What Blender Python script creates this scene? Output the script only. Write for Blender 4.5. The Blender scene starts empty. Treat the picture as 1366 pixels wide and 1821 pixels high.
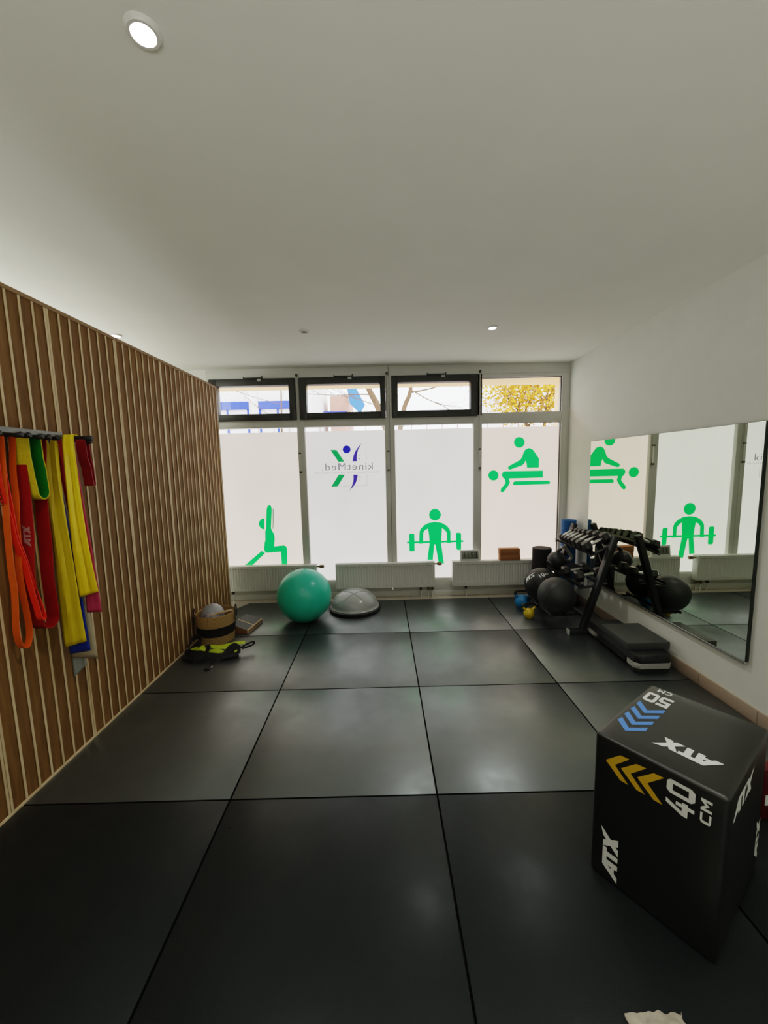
import bpy, bmesh, math, random
from mathutils import Vector, Matrix, noise
random.seed(7)
C = bpy.context.scene.collection
PI = math.pi
R = math.radians

# ------------------------------------------------------------------ materials
def mat(name, col, rough=0.5, metal=0.0, spec=0.5, var=0.08, scale=30.0, bump=0.0, bscale=None, coat=0.0, rvar=0.0, emit=None, estr=0.0):
    """procedural principled material: noise breaks up colour, roughness and surface"""
    m = bpy.data.materials.new(name); m.use_nodes = True
    nt = m.node_tree; b = nt.nodes['Principled BSDF']
    tc = nt.nodes.new('ShaderNodeTexCoord'); n = nt.nodes.new('ShaderNodeTexNoise')
    n.inputs['Scale'].default_value = scale; n.inputs['Detail'].default_value = 4
    nt.links.new(tc.outputs['Object'], n.inputs['Vector'])
    r = nt.nodes.new('ShaderNodeValToRGB')
    r.color_ramp.elements[0].position = .3; r.color_ramp.elements[1].position = .7
    lo = [max(0, c * (1 - var)) for c in col[:3]]; hi = [min(1, c * (1 + var)) for c in col[:3]]
    r.color_ramp.elements[0].color = (*lo, 1); r.color_ramp.elements[1].color = (*hi, 1)
    nt.links.new(n.outputs['Fac'], r.inputs['Fac']); nt.links.new(r.outputs['Color'], b.inputs['Base Color'])
    b.inputs['Roughness'].default_value = rough; b.inputs['Metallic'].default_value = metal
    b.inputs['Specular IOR Level'].default_value = spec
    if coat: b.inputs['Coat Weight'].default_value = coat; b.inputs['Coat Roughness'].default_value = .15
    if rvar:
        mr = nt.nodes.new('ShaderNodeMapRange'); mr.inputs['To Min'].default_value = max(0, rough - rvar); mr.inputs['To Max'].default_value = min(1, rough + rvar)
        nt.links.new(n.outputs['Fac'], mr.inputs['Value']); nt.links.new(mr.outputs['Result'], b.inputs['Roughness'])
    if bump:
        n2 = nt.nodes.new('ShaderNodeTexNoise'); n2.inputs['Scale'].default_value = bscale or scale * 4; n2.inputs['Detail'].default_value = 3
        nt.links.new(tc.outputs['Object'], n2.inputs['Vector'])
        bp = nt.nodes.new('ShaderNodeBump'); bp.inputs['Strength'].default_value = bump; bp.inputs['Distance'].default_value = .01
        nt.links.new(n2.outputs['Fac'], bp.inputs['Height']); nt.links.new(bp.outputs['Normal'], b.inputs['Normal'])
    if emit:
        b.inputs['Emission Color'].default_value = (*emit, 1); b.inputs['Emission Strength'].default_value = estr
    return m

def srgb(r, g, b):
    f = lambda c: (c / 255 / 12.92) if c / 255 <= .04045 else ((c / 255 + .055) / 1.055) ** 2.4
    return (f(r), f(g), f(b))

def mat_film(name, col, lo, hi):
    """frosted window film: emission stands in for daylight behind it, stronger low down and cloudy all over"""
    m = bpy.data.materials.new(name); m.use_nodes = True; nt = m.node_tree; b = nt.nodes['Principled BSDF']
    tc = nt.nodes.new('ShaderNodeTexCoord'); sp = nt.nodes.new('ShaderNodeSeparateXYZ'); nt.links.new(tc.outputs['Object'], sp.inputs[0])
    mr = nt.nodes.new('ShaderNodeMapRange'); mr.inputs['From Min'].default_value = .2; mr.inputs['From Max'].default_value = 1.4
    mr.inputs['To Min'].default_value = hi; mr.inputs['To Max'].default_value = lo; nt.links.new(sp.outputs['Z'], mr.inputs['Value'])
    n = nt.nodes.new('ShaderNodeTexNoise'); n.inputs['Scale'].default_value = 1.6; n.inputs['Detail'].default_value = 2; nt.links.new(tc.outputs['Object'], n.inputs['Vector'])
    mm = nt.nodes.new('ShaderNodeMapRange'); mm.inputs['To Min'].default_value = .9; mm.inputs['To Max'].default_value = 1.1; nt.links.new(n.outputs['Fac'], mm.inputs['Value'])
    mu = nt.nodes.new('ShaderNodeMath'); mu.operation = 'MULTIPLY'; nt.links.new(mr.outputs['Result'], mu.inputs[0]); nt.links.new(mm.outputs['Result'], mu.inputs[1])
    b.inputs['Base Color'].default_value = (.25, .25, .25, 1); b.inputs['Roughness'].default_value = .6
    b.inputs['Emission Color'].default_value = (*col, 1); nt.links.new(mu.outputs[0], b.inputs['Emission Strength'])  # the film itself glows in place of daylight passing through
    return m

def mat_decal(name, col, estr):
    m = mat(name, [c * .5 for c in col], rough=.5, var=.03, emit=col, estr=estr); return m  # emission stands in for daylight shining through the print

def mat_glass(name, tint=(.97, .98, 1), fac=.06):
    m = bpy.data.materials.new(name); m.use_nodes = True; nt = m.node_tree
    for n in list(nt.nodes):
        if n.type == 'BSDF_PRINCIPLED': nt.nodes.remove(n)
    o = nt.nodes['Material Output']; t = nt.nodes.new('ShaderNodeBsdfTransparent'); g = nt.nodes.new('ShaderNodeBsdfGlossy'); x = nt.nodes.new('ShaderNodeMixShader')
    t.inputs['Color'].default_value = (*tint, 1); g.inputs['Roughness'].default_value = .02; x.inputs['Fac'].default_value = fac
    nt.links.new(t.outputs[0], x.inputs[1]); nt.links.new(g.outputs[0], x.inputs[2]); nt.links.new(x.outputs[0], o.inputs['Surface'])
    return m

def mat_wood(name, c1, c2, scale=(2, 40, 2), rough=.6, bump=.0):
    m = bpy.data.materials.new(name); m.use_nodes = True; nt = m.node_tree; b = nt.nodes['Principled BSDF']
    tc = nt.nodes.new('ShaderNodeTexCoord'); mp = nt.nodes.new('ShaderNodeMapping'); mp.inputs['Scale'].default_value = scale
    n = nt.nodes.new('ShaderNodeTexNoise'); n.inputs['Scale'].default_value = 3; n.inputs['Detail'].default_value = 5; n.inputs['Distortion'].default_value = .6
    r = nt.nodes.new('ShaderNodeValToRGB'); r.color_ramp.elements[0].color = (*c1, 1); r.color_ramp.elements[1].color = (*c2, 1)
    r.color_ramp.elements[0].position = .3; r.color_ramp.elements[1].position = .72
    nt.links.new(tc.outputs['Object'], mp.inputs[0]); nt.links.new(mp.outputs[0], n.inputs['Vector']); nt.links.new(n.outputs['Fac'], r.inputs[0]); nt.links.new(r.outputs[0], b.inputs['Base Color'])
    b.inputs['Roughness'].default_value = rough
    return m

def mat_tiles(name, col, grout, axis, w, h, off=(0, 0, 0), rough=.4):
    """rectangular tiles with grout lines; axis picks the two object axes the grid runs along"""
    m = bpy.data.materials.new(name); m.use_nodes = True; nt = m.node_tree; b = nt.nodes['Principled BSDF']
    tc = nt.nodes.new('ShaderNodeTexCoord'); sp = nt.nodes.new('ShaderNodeSeparateXYZ'); cb = nt.nodes.new('ShaderNodeCombineXYZ')
    nt.links.new(tc.outputs['Object'], sp.inputs[0]); nt.links.new(sp.outputs[axis[0]], cb.inputs[0]); nt.links.new(sp.outputs[axis[1]], cb.inputs[1])
    br = nt.nodes.new('ShaderNodeTexBrick'); br.offset = 0; br.inputs['Scale'].default_value = 1
    br.inputs['Brick Width'].default_value = w; br.inputs['Row Height'].default_value = h; br.inputs['Mortar Size'].default_value = .003
    br.inputs['Color1'].default_value = (*col, 1); br.inputs['Color2'].default_value = (*[c * .93 for c in col], 1); br.inputs['Mortar'].default_value = (*grout, 1)
    nt.links.new(cb.outputs[0], br.inputs['Vector']); nt.links.new(br.outputs['Color'], b.inputs['Base Color']); b.inputs['Roughness'].default_value = rough
    return m

def mat_rubber_floor(name, glare=1.0, ior=2.4):
    m = bpy.data.materials.new(name); m.use_nodes = True; nt = m.node_tree; b = nt.nodes['Principled BSDF']; L = nt.links.new
    tc = nt.nodes.new('ShaderNodeTexCoord')
    ge = nt.nodes.new('ShaderNodeNewGeometry')
    n = nt.nodes.new('ShaderNodeTexNoise'); n.inputs['Scale'].default_value = 2.2; n.inputs['Detail'].default_value = 4; n.inputs['Roughness'].default_value = .6; L(ge.outputs['Position'], n.inputs['Vector'])
    r = nt.nodes.new('ShaderNodeValToRGB'); r.color_ramp.elements[0].position = .3; r.color_ramp.elements[1].position = .72
    r.color_ramp.elements[0].color = (.006 + .010 * glare, .008 + .0112 * glare, .0085 + .0115 * glare, 1); r.color_ramp.elements[1].color = (.004 + .044 * glare, .006 + .047 * glare, .0065 + .048 * glare, 1); L(n.outputs['Fac'], r.inputs[0])  # mottled grey, lifted to put floor glare into the colour
    f = nt.nodes.new('ShaderNodeTexNoise'); f.inputs['Scale'].default_value = 260; f.inputs['Detail'].default_value = 2; L(ge.outputs['Position'], f.inputs['Vector'])
    mx = nt.nodes.new('ShaderNodeMix'); mx.data_type = 'RGBA'; mx.blend_type = 'OVERLAY'; mx.inputs['Factor'].default_value = .55
    L(r.outputs[0], mx.inputs[6]); L(f.outputs['Fac'], mx.inputs[7]); L(mx.outputs[2], b.inputs['Base Color'])
    mr = nt.nodes.new('ShaderNodeMapRange'); mr.inputs['From Min'].default_value = .3; mr.inputs['From Max'].default_value = .7; mr.inputs['To Min'].default_value = .48; mr.inputs['To Max'].default_value = .27
    L(n.outputs['Fac'], mr.inputs['Value']); L(mr.outputs['Result'], b.inputs['Roughness'])
    # painted glare: stronger specular in the middle of every mat
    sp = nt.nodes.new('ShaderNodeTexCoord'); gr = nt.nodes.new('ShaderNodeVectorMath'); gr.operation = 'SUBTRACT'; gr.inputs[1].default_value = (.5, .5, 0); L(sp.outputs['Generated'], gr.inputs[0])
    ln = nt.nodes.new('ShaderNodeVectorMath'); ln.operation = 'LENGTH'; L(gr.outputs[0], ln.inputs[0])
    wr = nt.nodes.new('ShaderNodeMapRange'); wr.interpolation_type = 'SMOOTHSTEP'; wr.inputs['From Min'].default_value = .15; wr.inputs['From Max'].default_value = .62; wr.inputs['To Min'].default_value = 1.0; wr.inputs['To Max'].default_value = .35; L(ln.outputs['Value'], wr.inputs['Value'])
    mu = nt.nodes.new('ShaderNodeMath'); mu.operation = 'MULTIPLY'; L(wr.outputs['Result'], mu.inputs[0]); mu.inputs[1].default_value = glare
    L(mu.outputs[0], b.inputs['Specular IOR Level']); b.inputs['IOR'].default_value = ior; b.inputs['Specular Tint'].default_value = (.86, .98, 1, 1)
    bp = nt.nodes.new('ShaderNodeBump'); bp.inputs['Strength'].default_value = .12; bp.inputs['Distance'].default_value = .002; L(f.outputs['Fac'], bp.inputs['Height']); L(bp.outputs[0], b.inputs['Normal'])
    return m

# ------------------------------------------------------------------ mesh builder
class MB:
    def __init__(s): s.v = []; s.f = []; s.sm = []
    def add(s, vs, fs, smooth=True):
        o = len(s.v); s.v += [Vector(p) for p in vs]; s.f += [[i + o for i in f] for f in fs]; s.sm += [smooth] * len(fs); return s
    def bm(s, b, M=None):
        b.verts.ensure_lookup_table()
        if M: b.transform(M)
        s.add([v.co.copy() for v in b.verts], [[v.index for v in f.verts] for f in b.faces]); b.free(); return s
    def box(s, lo, hi, bev=0.0, seg=2, M=None):
        b = bmesh.new(); bmesh.ops.create_cube(b, size=1)
        c = [(lo[i] + hi[i]) / 2 for i in range(3)]; d = [hi[i] - lo[i] for i in range(3)]
        b.transform(Matrix.Translation(c) @ Matrix.Diagonal((*d, 1)))
        if bev: bmesh.ops.bevel(b, geom=b.edges[:], offset=bev, segments=seg, profile=.5, affect='EDGES')
        b.verts.index_update(); return s.bm(b, M)
    def beam(s, p0, p1, w, d, up=(0, 0, 1), bev=0.004):
        """rectangular bar from p0 to p1; w across, d along up-ish"""
        p0 = Vector(p0); p1 = Vector(p1); x = (p1 - p0); L = x.length; x.normalize(); u = Vector(up); y = u.cross(x).normalized(); z = x.cross(y)
        M = Matrix(((x.x, y.x, z.x, p0.x), (x.y, y.y, z.y, p0.y), (x.z, y.z, z.z, p0.z), (0, 0, 0, 1)))
        return s.box((0, -w / 2, -d / 2), (L, w / 2, d / 2), bev, 2, M)
    def ring(s, rings, closed_u=True, cap0=True, cap1=True, loop=False):
        n = len(rings[0]); vs = [p for r in rings for p in r]; fs = []
        m = len(rings)
        for i in range(m if loop else m - 1):
            a = i * n; b = ((i + 1) % m) * n
            for j in range(n if closed_u else n - 1):
                k = (j + 1) % n; fs.append([a + j, a + k, b + k, b + j])
        if not loop and closed_u:
            if cap0: fs.append(list(range(n))[::-1])
            if cap1: fs.append([(m - 1) * n + j for j in range(n)])
        return s.add(vs, fs)
    def tube(s, pts, r, seg=12, closed=False, cap=True):
        pts = [Vector(p) for p in pts]; n = len(pts); rr = r if isinstance(r, (list, tuple)) else [r] * n
        rings = []; prev = None
        for i, p in enumerate(pts):
            a = pts[(i - 1) % n] if (closed or i > 0) else p; b = pts[(i + 1) % n] if (closed or i < n - 1) else p
            t = (b - a).normalized()
            if prev is None:
                q = Vector((0, 0, 1)) if abs(t.z) < .9 else Vector((1, 0, 0)); x = (q - t * q.dot(t)).normalized()
            else: x = (prev - t * prev.dot(t)).normalized()
            prev = x; y = t.cross(x)
            rings.append([p + (x * math.cos(k * 2 * PI / seg) + y * math.sin(k * 2 * PI / seg)) * rr[i] for k in range(seg)])
        return s.ring(rings, True, cap, cap, closed)
    def cyl(s, p0, p1, r0, r1=None, seg=24): return s.tube([p0, p1], [r0, r0 if r1 is None else r1], seg)
    def lathe(s, prof, c=(0, 0, 0), seg=40, M=None, cap0=True, cap1=True):
        rings = [[Vector((c[0] + r * math.cos(k * 2 * PI / seg), c[1] + r * math.sin(k * 2 * PI / seg), c[2] + z)) for k in range(seg)] for r, z in prof]
        if M: rings = [[M @ p for p in r] for r in rings]
        return s.ring(rings, True, cap0, cap1)
    def sphere(s, c, r, su=32, sv=20, sc=(1, 1, 1)):
        b = bmesh.new(); bmesh.ops.create_uvsphere(b, u_segments=su, v_segments=sv, radius=r); b.transform(Matrix.Translation(c) @ Matrix.Diagonal((*sc, 1))); b.verts.index_update(); return s.bm(b)
    def prism(s, poly, M, d):
        """2-D polygon in the XY plane of M, extruded d along its Z"""
        n = len(poly); vs = [M @ Vector((x, y, 0)) for x, y in poly] + [M @ Vector((x, y, d)) for x, y in poly]
        return s.add(vs, [list(range(n))[::-1], [n + i for i in range(n)]] + [[i, (i + 1) % n, n + (i + 1) % n, n + i] for i in range(n)], False)
    def strip(s, pts, wid, th, seg=1):
        """ribbon: pts centre points, wid half-width vectors, th thickness"""
        pts = [Vector(p) for p in pts]; n = len(pts); rings = []
        for i in range(n):
            t = (pts[min(i + 1, n - 1)] - pts[max(i - 1, 0)]).normalized(); w = Vector(wid[i] if isinstance(wid, list) else wid); nn = t.cross(w).normalized() * th / 2
            top = [pts[i] + w * (2 * k / seg - 1) + nn for k in range(seg + 1)]; bot = [pts[i] + w * (1 - 2 * k / seg) - nn for k in range(seg + 1)]
            rings.append(top + bot)
        return s.ring(rings)
    def build(s, name, m, parent=None, off=None, auto=40, xf=None):
        me = bpy.data.meshes.new(name)
        vs = s.v
        if xf: vs = [xf @ v for v in vs]
        if off is not None: o = Vector(off); vs = [v - o for v in vs]
        me.from_pydata([tuple(v) for v in vs], [], s.f); me.update()
        b = bmesh.new(); b.from_mesh(me); bmesh.ops.recalc_face_normals(b, faces=b.faces[:]); b.to_mesh(me); b.free()
        me.polygons.foreach_set('use_smooth', [True] * len(me.polygons))
        me.set_sharp_from_angle(angle=R(auto))
        me.materials.append(m)
        ob = bpy.data.objects.new(name, me); C.objects.link(ob)
        if parent: ob.parent = parent
        return ob

def tag(o, label, cat, group=None, kind=None):
    if label: o['label'] = label
    if cat: o['category'] = cat
    if group: o['group'] = group
    if kind: o['kind'] = kind
    return o
def thing(name, label, cat, loc=(0, 0, 0), group=None, rotz=0):
    o = bpy.data.objects.new(name, None); C.objects.link(o); o.location = loc; o.rotation_euler = (0, 0, rotz); o.empty_display_size = .05
    return tag(o, label, cat, group)
def struct(name, mb, m, parent=None):
    o = mb.build(name, m, parent)
    if not parent: o['kind'] = 'structure'
    return o
def text_polys(txt, size, bold=0.0, space=1.0):
    """outline a line of text and hand back its triangulated mesh as verts / faces (x right, y up)"""
    cu = bpy.data.curves.new('t', 'FONT'); cu.body = txt; cu.size = size; cu.offset = bold; cu.space_character = space; cu.resolution_u = 3
    ob = bpy.data.objects.new('t', cu); C.objects.link(ob); dg = bpy.context.evaluated_depsgraph_get(); me = bpy.data.meshes.new_from_object(ob.evaluated_get(dg))
    vs = [(v.co.x, v.co.y) for v in me.vertices]; fs = [list(p.vertices) for p in me.polygons]
    bpy.data.objects.remove(ob); bpy.data.curves.remove(cu); bpy.data.meshes.remove(me)
    return vs, fs
def flat_text(mb, txt, M, w=None, h=None, bold=0.0, space=1.0, mirror=False):
    vs, fs = text_polys(txt, 1.0, bold, space)
    x0 = min(v[0] for v in vs); x1 = max(v[0] for v in vs); y0 = min(v[1] for v in vs); y1 = max(v[1] for v in vs)
    sx = w / (x1 - x0) if w else 1; sy = h / (y1 - y0) if h else sx
    if not w: sx = sy
    mb.add([M @ Vector(((x - x0) * sx, (y - y0) * sy, 0)) for x, y in vs], fs, False)
# block letters of the sports logo, unit height
LOGO = [[(0, 0), (.38, 0), (.85, .62), (.85, 1), (.72, 1)], [(.85, 0), (1.2, 0), (1.2, 1), (.85, 1)], [(.53, .2), (.85, .2), (.85, .42), (.70, .42)],
        [(1.2, .72), (2.0, .72), (2.0, 1), (1.2, 1)], [(1.42, 0), (1.76, 0), (1.76, .72), (1.42, .72)],
        [(1.86, 0), (2.3, 0), (3.3, 1.18), (2.72, 1)], [(2.0, 1), (2.42, 1), (2.538, .789), (2.278, .486)], [(2.447, .173), (2.709, .483), (2.98, 0), (2.54, 0)]]
DIG = {'0': [[(.15, 0), (.6, 0), (.75, .13), (.55, .22), (.2, .22), (0, .13)], [(.15, 1), (0, .87), (.2, .78), (.55, .78), (.75, .87), (.6, 1)], [(0, .13), (.2, .22), (.2, .78), (0, .87)], [(.75, .13), (.75, .87), (.55, .78), (.55, .22)]],
       '5': [[(.02, .78), (.74, .78), (.74, 1), (.02, 1)], [(.02, .42), (.22, .42), (.22, .78), (.02, .78)], [(.22, .42), (.55, .42), (.75, .5), (.6, .63), (.22, .63)], [(.55, .2), (.75, .13), (.75, .5), (.55, .42)], [(0, 0), (.6, 0), (.75, .13), (.55, .2), (0, .2)]],
       '4': [[(.34, 1), (.6, 1), (.24, .42), (0, .42)], [(0, .22), (.78, .22), (.78, .42), (0, .42)], [(.46, 0), (.67, 0), (.67, .22), (.46, .22)], [(.46, .42), (.67, .42), (.67, .64), (.46, .64)]]}
CM = [[(0, .13), (.18, .2), (.18, .8), (0, .87)], [(.15, 1), (0, .87), (.18, .8), (.7, .8), (.7, 1)], [(.15, 0), (.7, 0), (.7, .2), (.18, .2), (0, .13)],
      [(.85, 0), (1.03, 0), (1.03, 1), (.85, 1)], [(1.47, 0), (1.65, 0), (1.65, 1), (1.47, 1)], [(1.03, 1), (1.03, .64), (1.25, .22), (1.25, .6)], [(1.47, 1), (1.25, .6), (1.25, .22), (1.47, .64)]]
def copy_tree(o, parent=None):
    c = o.copy(); C.objects.link(c)
    if parent: c.parent = parent
    for ch in list(o.children): copy_tree(ch, c)
    return c

# ------------------------------------------------------------------ palette
M = {}
M['white_wall'] = mat('white_paint', (.79, .805, .75), .9, var=.02, scale=8, bump=.03, bscale=300)
M['ceiling'] = mat('ceiling_paint', (.86, .875, .81), .95, var=.015, scale=3, bump=.03, bscale=250)
M['tile'] = mat_tiles('beige_floor_tiles', (.50, .44, .36), (.3, .27, .23), 'XY', .33, .33, rough=.3)
M['skirt'] = mat_tiles('beige_skirting_tiles', (.42, .33, .25), (.2, .16, .12), 'YZ', .45, 1.0, rough=.35)
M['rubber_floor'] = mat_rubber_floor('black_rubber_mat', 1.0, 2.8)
M['rubber_shaded'] = mat_rubber_floor('shaded_rubber_mat', .30, 1.9)  # darker, duller copy: shade of the near row put into the material
M['pvc'] = mat('white_window_frame', (.62, .62, .58), .45, var=.02, scale=10)
M['dark_frame'] = mat('dark_sash', (.035, .037, .035), .4, var=.1, scale=10)
M['black_metal'] = mat('black_powder_coat', (.020, .022, .023), .34, var=.2, scale=60, bump=.02)
M['black_rubber'] = mat('black_rubber', (.012, .012, .013), .5, var=.2, scale=40)
M['black_urethane'] = mat('black_urethane', (.026, .026, .028), .30, var=.2, scale=40)
M['black_plastic'] = mat('black_plastic', (.012, .012, .013), .4, var=.15, scale=40)
M['chrome'] = mat('knurled_chrome', (.62, .62, .62), .25, metal=1, var=.1, scale=200, bump=.1, bscale=400)
M['steel'] = mat('brushed_grey_steel', (.22, .23, .23), .45, metal=.4, var=.1, scale=60)
M['grey_cap'] = mat('grey_end_cap', (.42, .43, .42), .5, var=.05)
M['mirror'] = mat('mirror_silver', (.72, .77, .66), .0, metal=1, var=.0, scale=1)
M['mirror_edge'] = mat('mirror_dark_edge', (.02, .03, .025), .2, var=.1)
M['radiator'] = mat('radiator_enamel', (.64, .64, .60), .4, var=.02, scale=12)
M['rad_grille'] = mat('radiator_shadow_slots', (.25, .25, .23), .5, var=.05)
def mat_dash(name, c1, c2, p):
    m = mat(name, c1, .5); nt = m.node_tree; b = nt.nodes['Principled BSDF']
    tc = nt.nodes.new('ShaderNodeTexCoord'); sp = nt.nodes.new('ShaderNodeSeparateXYZ'); nt.links.new(tc.outputs['Object'], sp.inputs[0])
    a = nt.nodes.new('ShaderNodeMath'); a.operation = 'PINGPONG'; a.inputs[1].default_value = p / 2; nt.links.new(sp.outputs['X'], a.inputs[0])
    g = nt.nodes.new('ShaderNodeMath'); g.operation = 'GREATER_THAN'; g.inputs[1].default_value = p * .27; nt.links.new(a.outputs[0], g.inputs[0])
    x = nt.nodes.new('ShaderNodeMix'); x.data_type = 'RGBA'; nt.links.new(g.outputs[0], x.inputs['Factor']); x.inputs[6].default_value = (*c1, 1); x.inputs[7].default_value = (*c2, 1)
    nt.links.new(x.outputs[2], b.inputs['Base Color']); return m
M['dash_dark'] = mat_dash('radiator_upper_slots', (.64, .64, .60), (.24, .24, .22), .0333)
M['dash_light'] = mat_dash('radiator_lower_slots', (.50, .50, .47), (.80, .80, .76), .0333)
M['brass'] = mat('dull_brass', (.22, .15, .09), .4, metal=.7, var=.15)
M['slat_edge'] = mat_wood('pale_slat_wood', (.60, .45, .26), (.80, .64, .42), (6, 6, .6), .55)
M['slat_back'] = mat_wood('brown_board', (.155, .074, .020), (.25, .130, .038), (14, 14, 1.2), .7)
M['rail_wood'] = mat_wood('rail_wood', (.24, .145, .07), (.34, .21, .11), (6, .6, 6), .6)
M['glass'] = mat_glass('clear_glass')
M['film1'] = mat_film('frosted_film_warm', srgb(240, 222, 208), 1.25, 1.45)
M['film2'] = mat_film('frosted_film_cool', srgb(234, 230, 226), 1.22, 1.4)
M['film3'] = mat_film('frosted_film_neutral', srgb(236, 231, 224), 1.25, 1.45)
M['film4'] = mat_film('frosted_film_rosy', srgb(244, 222, 205), 1.28, 1.48)
M['dgreen'] = mat_decal('green_decal', (0, .66, .13), .82)
M['dgreen2'] = mat_decal('green_logo', (0, .42, .10), .68)
M['dblue'] = mat_decal('blue_logo', (.02, .02, .55), .6)
M['dpurp'] = mat_decal('violet_logo', (.06, .035, .45), .6)
M['dgrey'] = mat_decal('grey_logo', srgb(120, 118, 130), .8)
M['dgrey2'] = mat_decal('pale_grey_logo', srgb(150, 146, 152), 1.1)
M['dshade'] = mat_decal('grey_green_decal', srgb(130, 165, 135), .8)
M['lamp_on'] = mat('lamp_lens', (1, 1, 1), .3, emit=(1, .97, .93), estr=60)
M['lamp_off'] = mat('dark_lamp_lens', (.12, .12, .12), .3)
M['ring'] = mat('white_lamp_ring', (.75, .75, .72), .4, var=.02)
M['ball_green'] = mat('turquoise_vinyl', (.018, .56, .40), .34, var=.05, scale=6, coat=.15)
M['ball_grey'] = mat('grey_vinyl', (.34, .36, .40), .35, var=.05, scale=6, coat=.15)
M['dome_grey'] = mat('grey_dome_vinyl', (.33, .34, .34), .3, var=.05, scale=8, coat=.3)
M['pink_grey'] = mat('mauve_rubber', (.22, .17, .18), .5)
M['basket'] = mat_tiles('woven_rush', (.50, .33, .14), (.27, .165, .06), 'XZ', .4, .012, rough=.85)
M['basket_black'] = mat_tiles('black_woven_rush', (.014, .012, .010), (.006, .005, .005), 'XZ', .4, .012, rough=.85)
M['leather'] = mat('dark_leather', (.022, .012, .008), .5)
M['grip_grey'] = mat('grey_grip_sheet', (.10, .105, .11), .6, var=.15, scale=150, bump=.2)
M['ply'] = mat_wood('pale_ply', (.50, .36, .20), (.66, .50, .32), (1, 6, 6), .5)
M['ply_brown'] = mat_wood('varnished_ply', (.20, .085, .03), (.30, .14, .055), (1, 6, 6), .4)
M['neon'] = mat('neon_yellow_webbing', (.50, .62, .02), .6, var=.15, scale=80)
M['webbing'] = mat('black_webbing', (.009, .009, .010), .7, var=.2, scale=120)
M['cork'] = mat('brown_cork', (.35, .155, .06), .8, var=.2, scale=90, bump=.2)
M['lcd'] = mat('lcd_grey_green', (.20, .22, .19), .25)
M['lcd_dark'] = mat('lcd_segments', (.012, .014, .012), .4)
M['white_plastic'] = mat('white_plastic', (.60, .61, .58), .4, var=.02)
M['foam_black'] = mat('black_foam', (.012, .011, .012), .75, var=.25, scale=70, bump=.3)
M['mat_blue'] = mat('blue_foam', (.010, .115, .34), .6, var=.1, scale=40, bump=.1)
M['kb_blue'] = mat('blue_vinyl', (.010, .20, .46), .4, var=.1)
M['kb_yellow'] = mat('yellow_vinyl', (.70, .50, .02), .38, var=.08)
M['kb_grip'] = mat('dark_iron_grip', (.03, .022, .02), .35, metal=.3, var=.2)
M['kb_black'] = mat('black_iron', (.018, .019, .021), .42, var=.2, scale=120, bump=.08)
M['kb_steel'] = mat('worn_steel_handle', (.50, .50, .51), .35, metal=.3, var=.1)
M['box_cover'] = mat('black_box_cover', (.0055, .0062, .0062), .40, spec=.85, var=.12, scale=200, bump=.05, bscale=500)
M['print_white'] = mat('white_print', (.80, .82, .80), .5, var=.02)
M['print_blue'] = mat('blue_print', (.10, .27, .78), .5, var=.03)
M['print_gold'] = mat('gold_print', (.62, .38, .02), .5, var=.03)
M['step_black'] = mat('black_step_plastic', (.013, .014, .015), .5, var=.2, scale=60, bump=.1)
M['step_grey'] = mat('grey_riser_plastic', (.40, .40, .38), .5, var=.04)
M['slab'] = mat('charcoal_foam_slab', (.060, .066, .063), .55, var=.1, scale=60, bump=.1)
M['band_orange'] = mat('orange_latex', (.72, .12, .008), .45, var=.06, scale=20)
M['band_bright'] = mat('bright_red_orange_latex', (.85, .035, .010), .45, var=.06, scale=20)
M['band_red'] = mat('dark_red_latex', (.34, .006, .008), .5, var=.08, scale=20)
M['band_wine'] = mat('wine_red_latex', (.36, .012, .022), .45, var=.08, scale=20)
M['band_yellow'] = mat('yellow_latex', (.74, .56, .010), .45, var=.06, scale=12)
M['band_lemon'] = mat('bright_yellow_latex', (.90, .68, .008), .42, var=.06, scale=12)
M['band_lime'] = mat('mustard_fabric_band', (.66, .52, .012), .6, var=.1, scale=60)
M['band_green'] = mat('green_lining', (.006, .22, .016), .6, var=.1, scale=60)
M['band_blue'] = mat('blue_latex', (.008, .035, .36), .45, var=.06, scale=12)
M['band_beige'] = mat('beige_latex', (.40, .34, .24), .5, var=.06, scale=12)
M['band_pink'] = mat('pink_latex', (.50, .05, .13), .45, var=.06, scale=12)
M['band_silver'] = mat('silver_grey_sheet', (.26, .28, .28), .3, var=.1, scale=12)
M['text_dark'] = mat('dark_print', (.05, .006, .006), .6)
M['text_pale'] = mat('pale_pink_print', (.42, .20, .19), .6)
M['cloth'] = mat('beige_cloth', (.52, .47, .38), .9, var=.08, scale=60, bump=.2)
M['red_box'] = mat('dark_red_cover', (.09, .004, .006), .5, var=.1)
M['soffit'] = mat('glowing_ochre_soffit', (.78, .55, .33), .9, var=.05, emit=(.9, .50, .18), estr=.75)  # emission makes the underside look lit; no lamp there
M['facade'] = mat('white_render', (.85, .83, .80), .9, var=.03, scale=2)
M['facade_pink'] = mat('pinkish_render', (.50, .27, .20), .9, var=.1, scale=3)
M['shutter_blue'] = mat('blue_shutter_box', (.008, .04, .42), .6, var=.05)
M['panel_blue'] = mat('pale_blue_panel', (.03, .16, .50), .6, var=.05)
M['blind'] = mat_tiles('grey_blind_slats', (.80, .80, .80), (.42, .42, .45), 'XZ', 9, .22, rough=.7)
M['bark'] = mat('tan_bark', (.13, .075, .035), .9, var=.3, scale=20, bump=.4)
M['leaf_yellow'] = mat('yellow_leaves', (.62, .34, .004), .8, var=.3, scale=3)
M['street'] = mat('grey_paving', (.45, .43, .40), .9, var=.1, scale=4)
M['railing'] = mat('dull_red_railing', (.35, .19, .16), .6)

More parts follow.
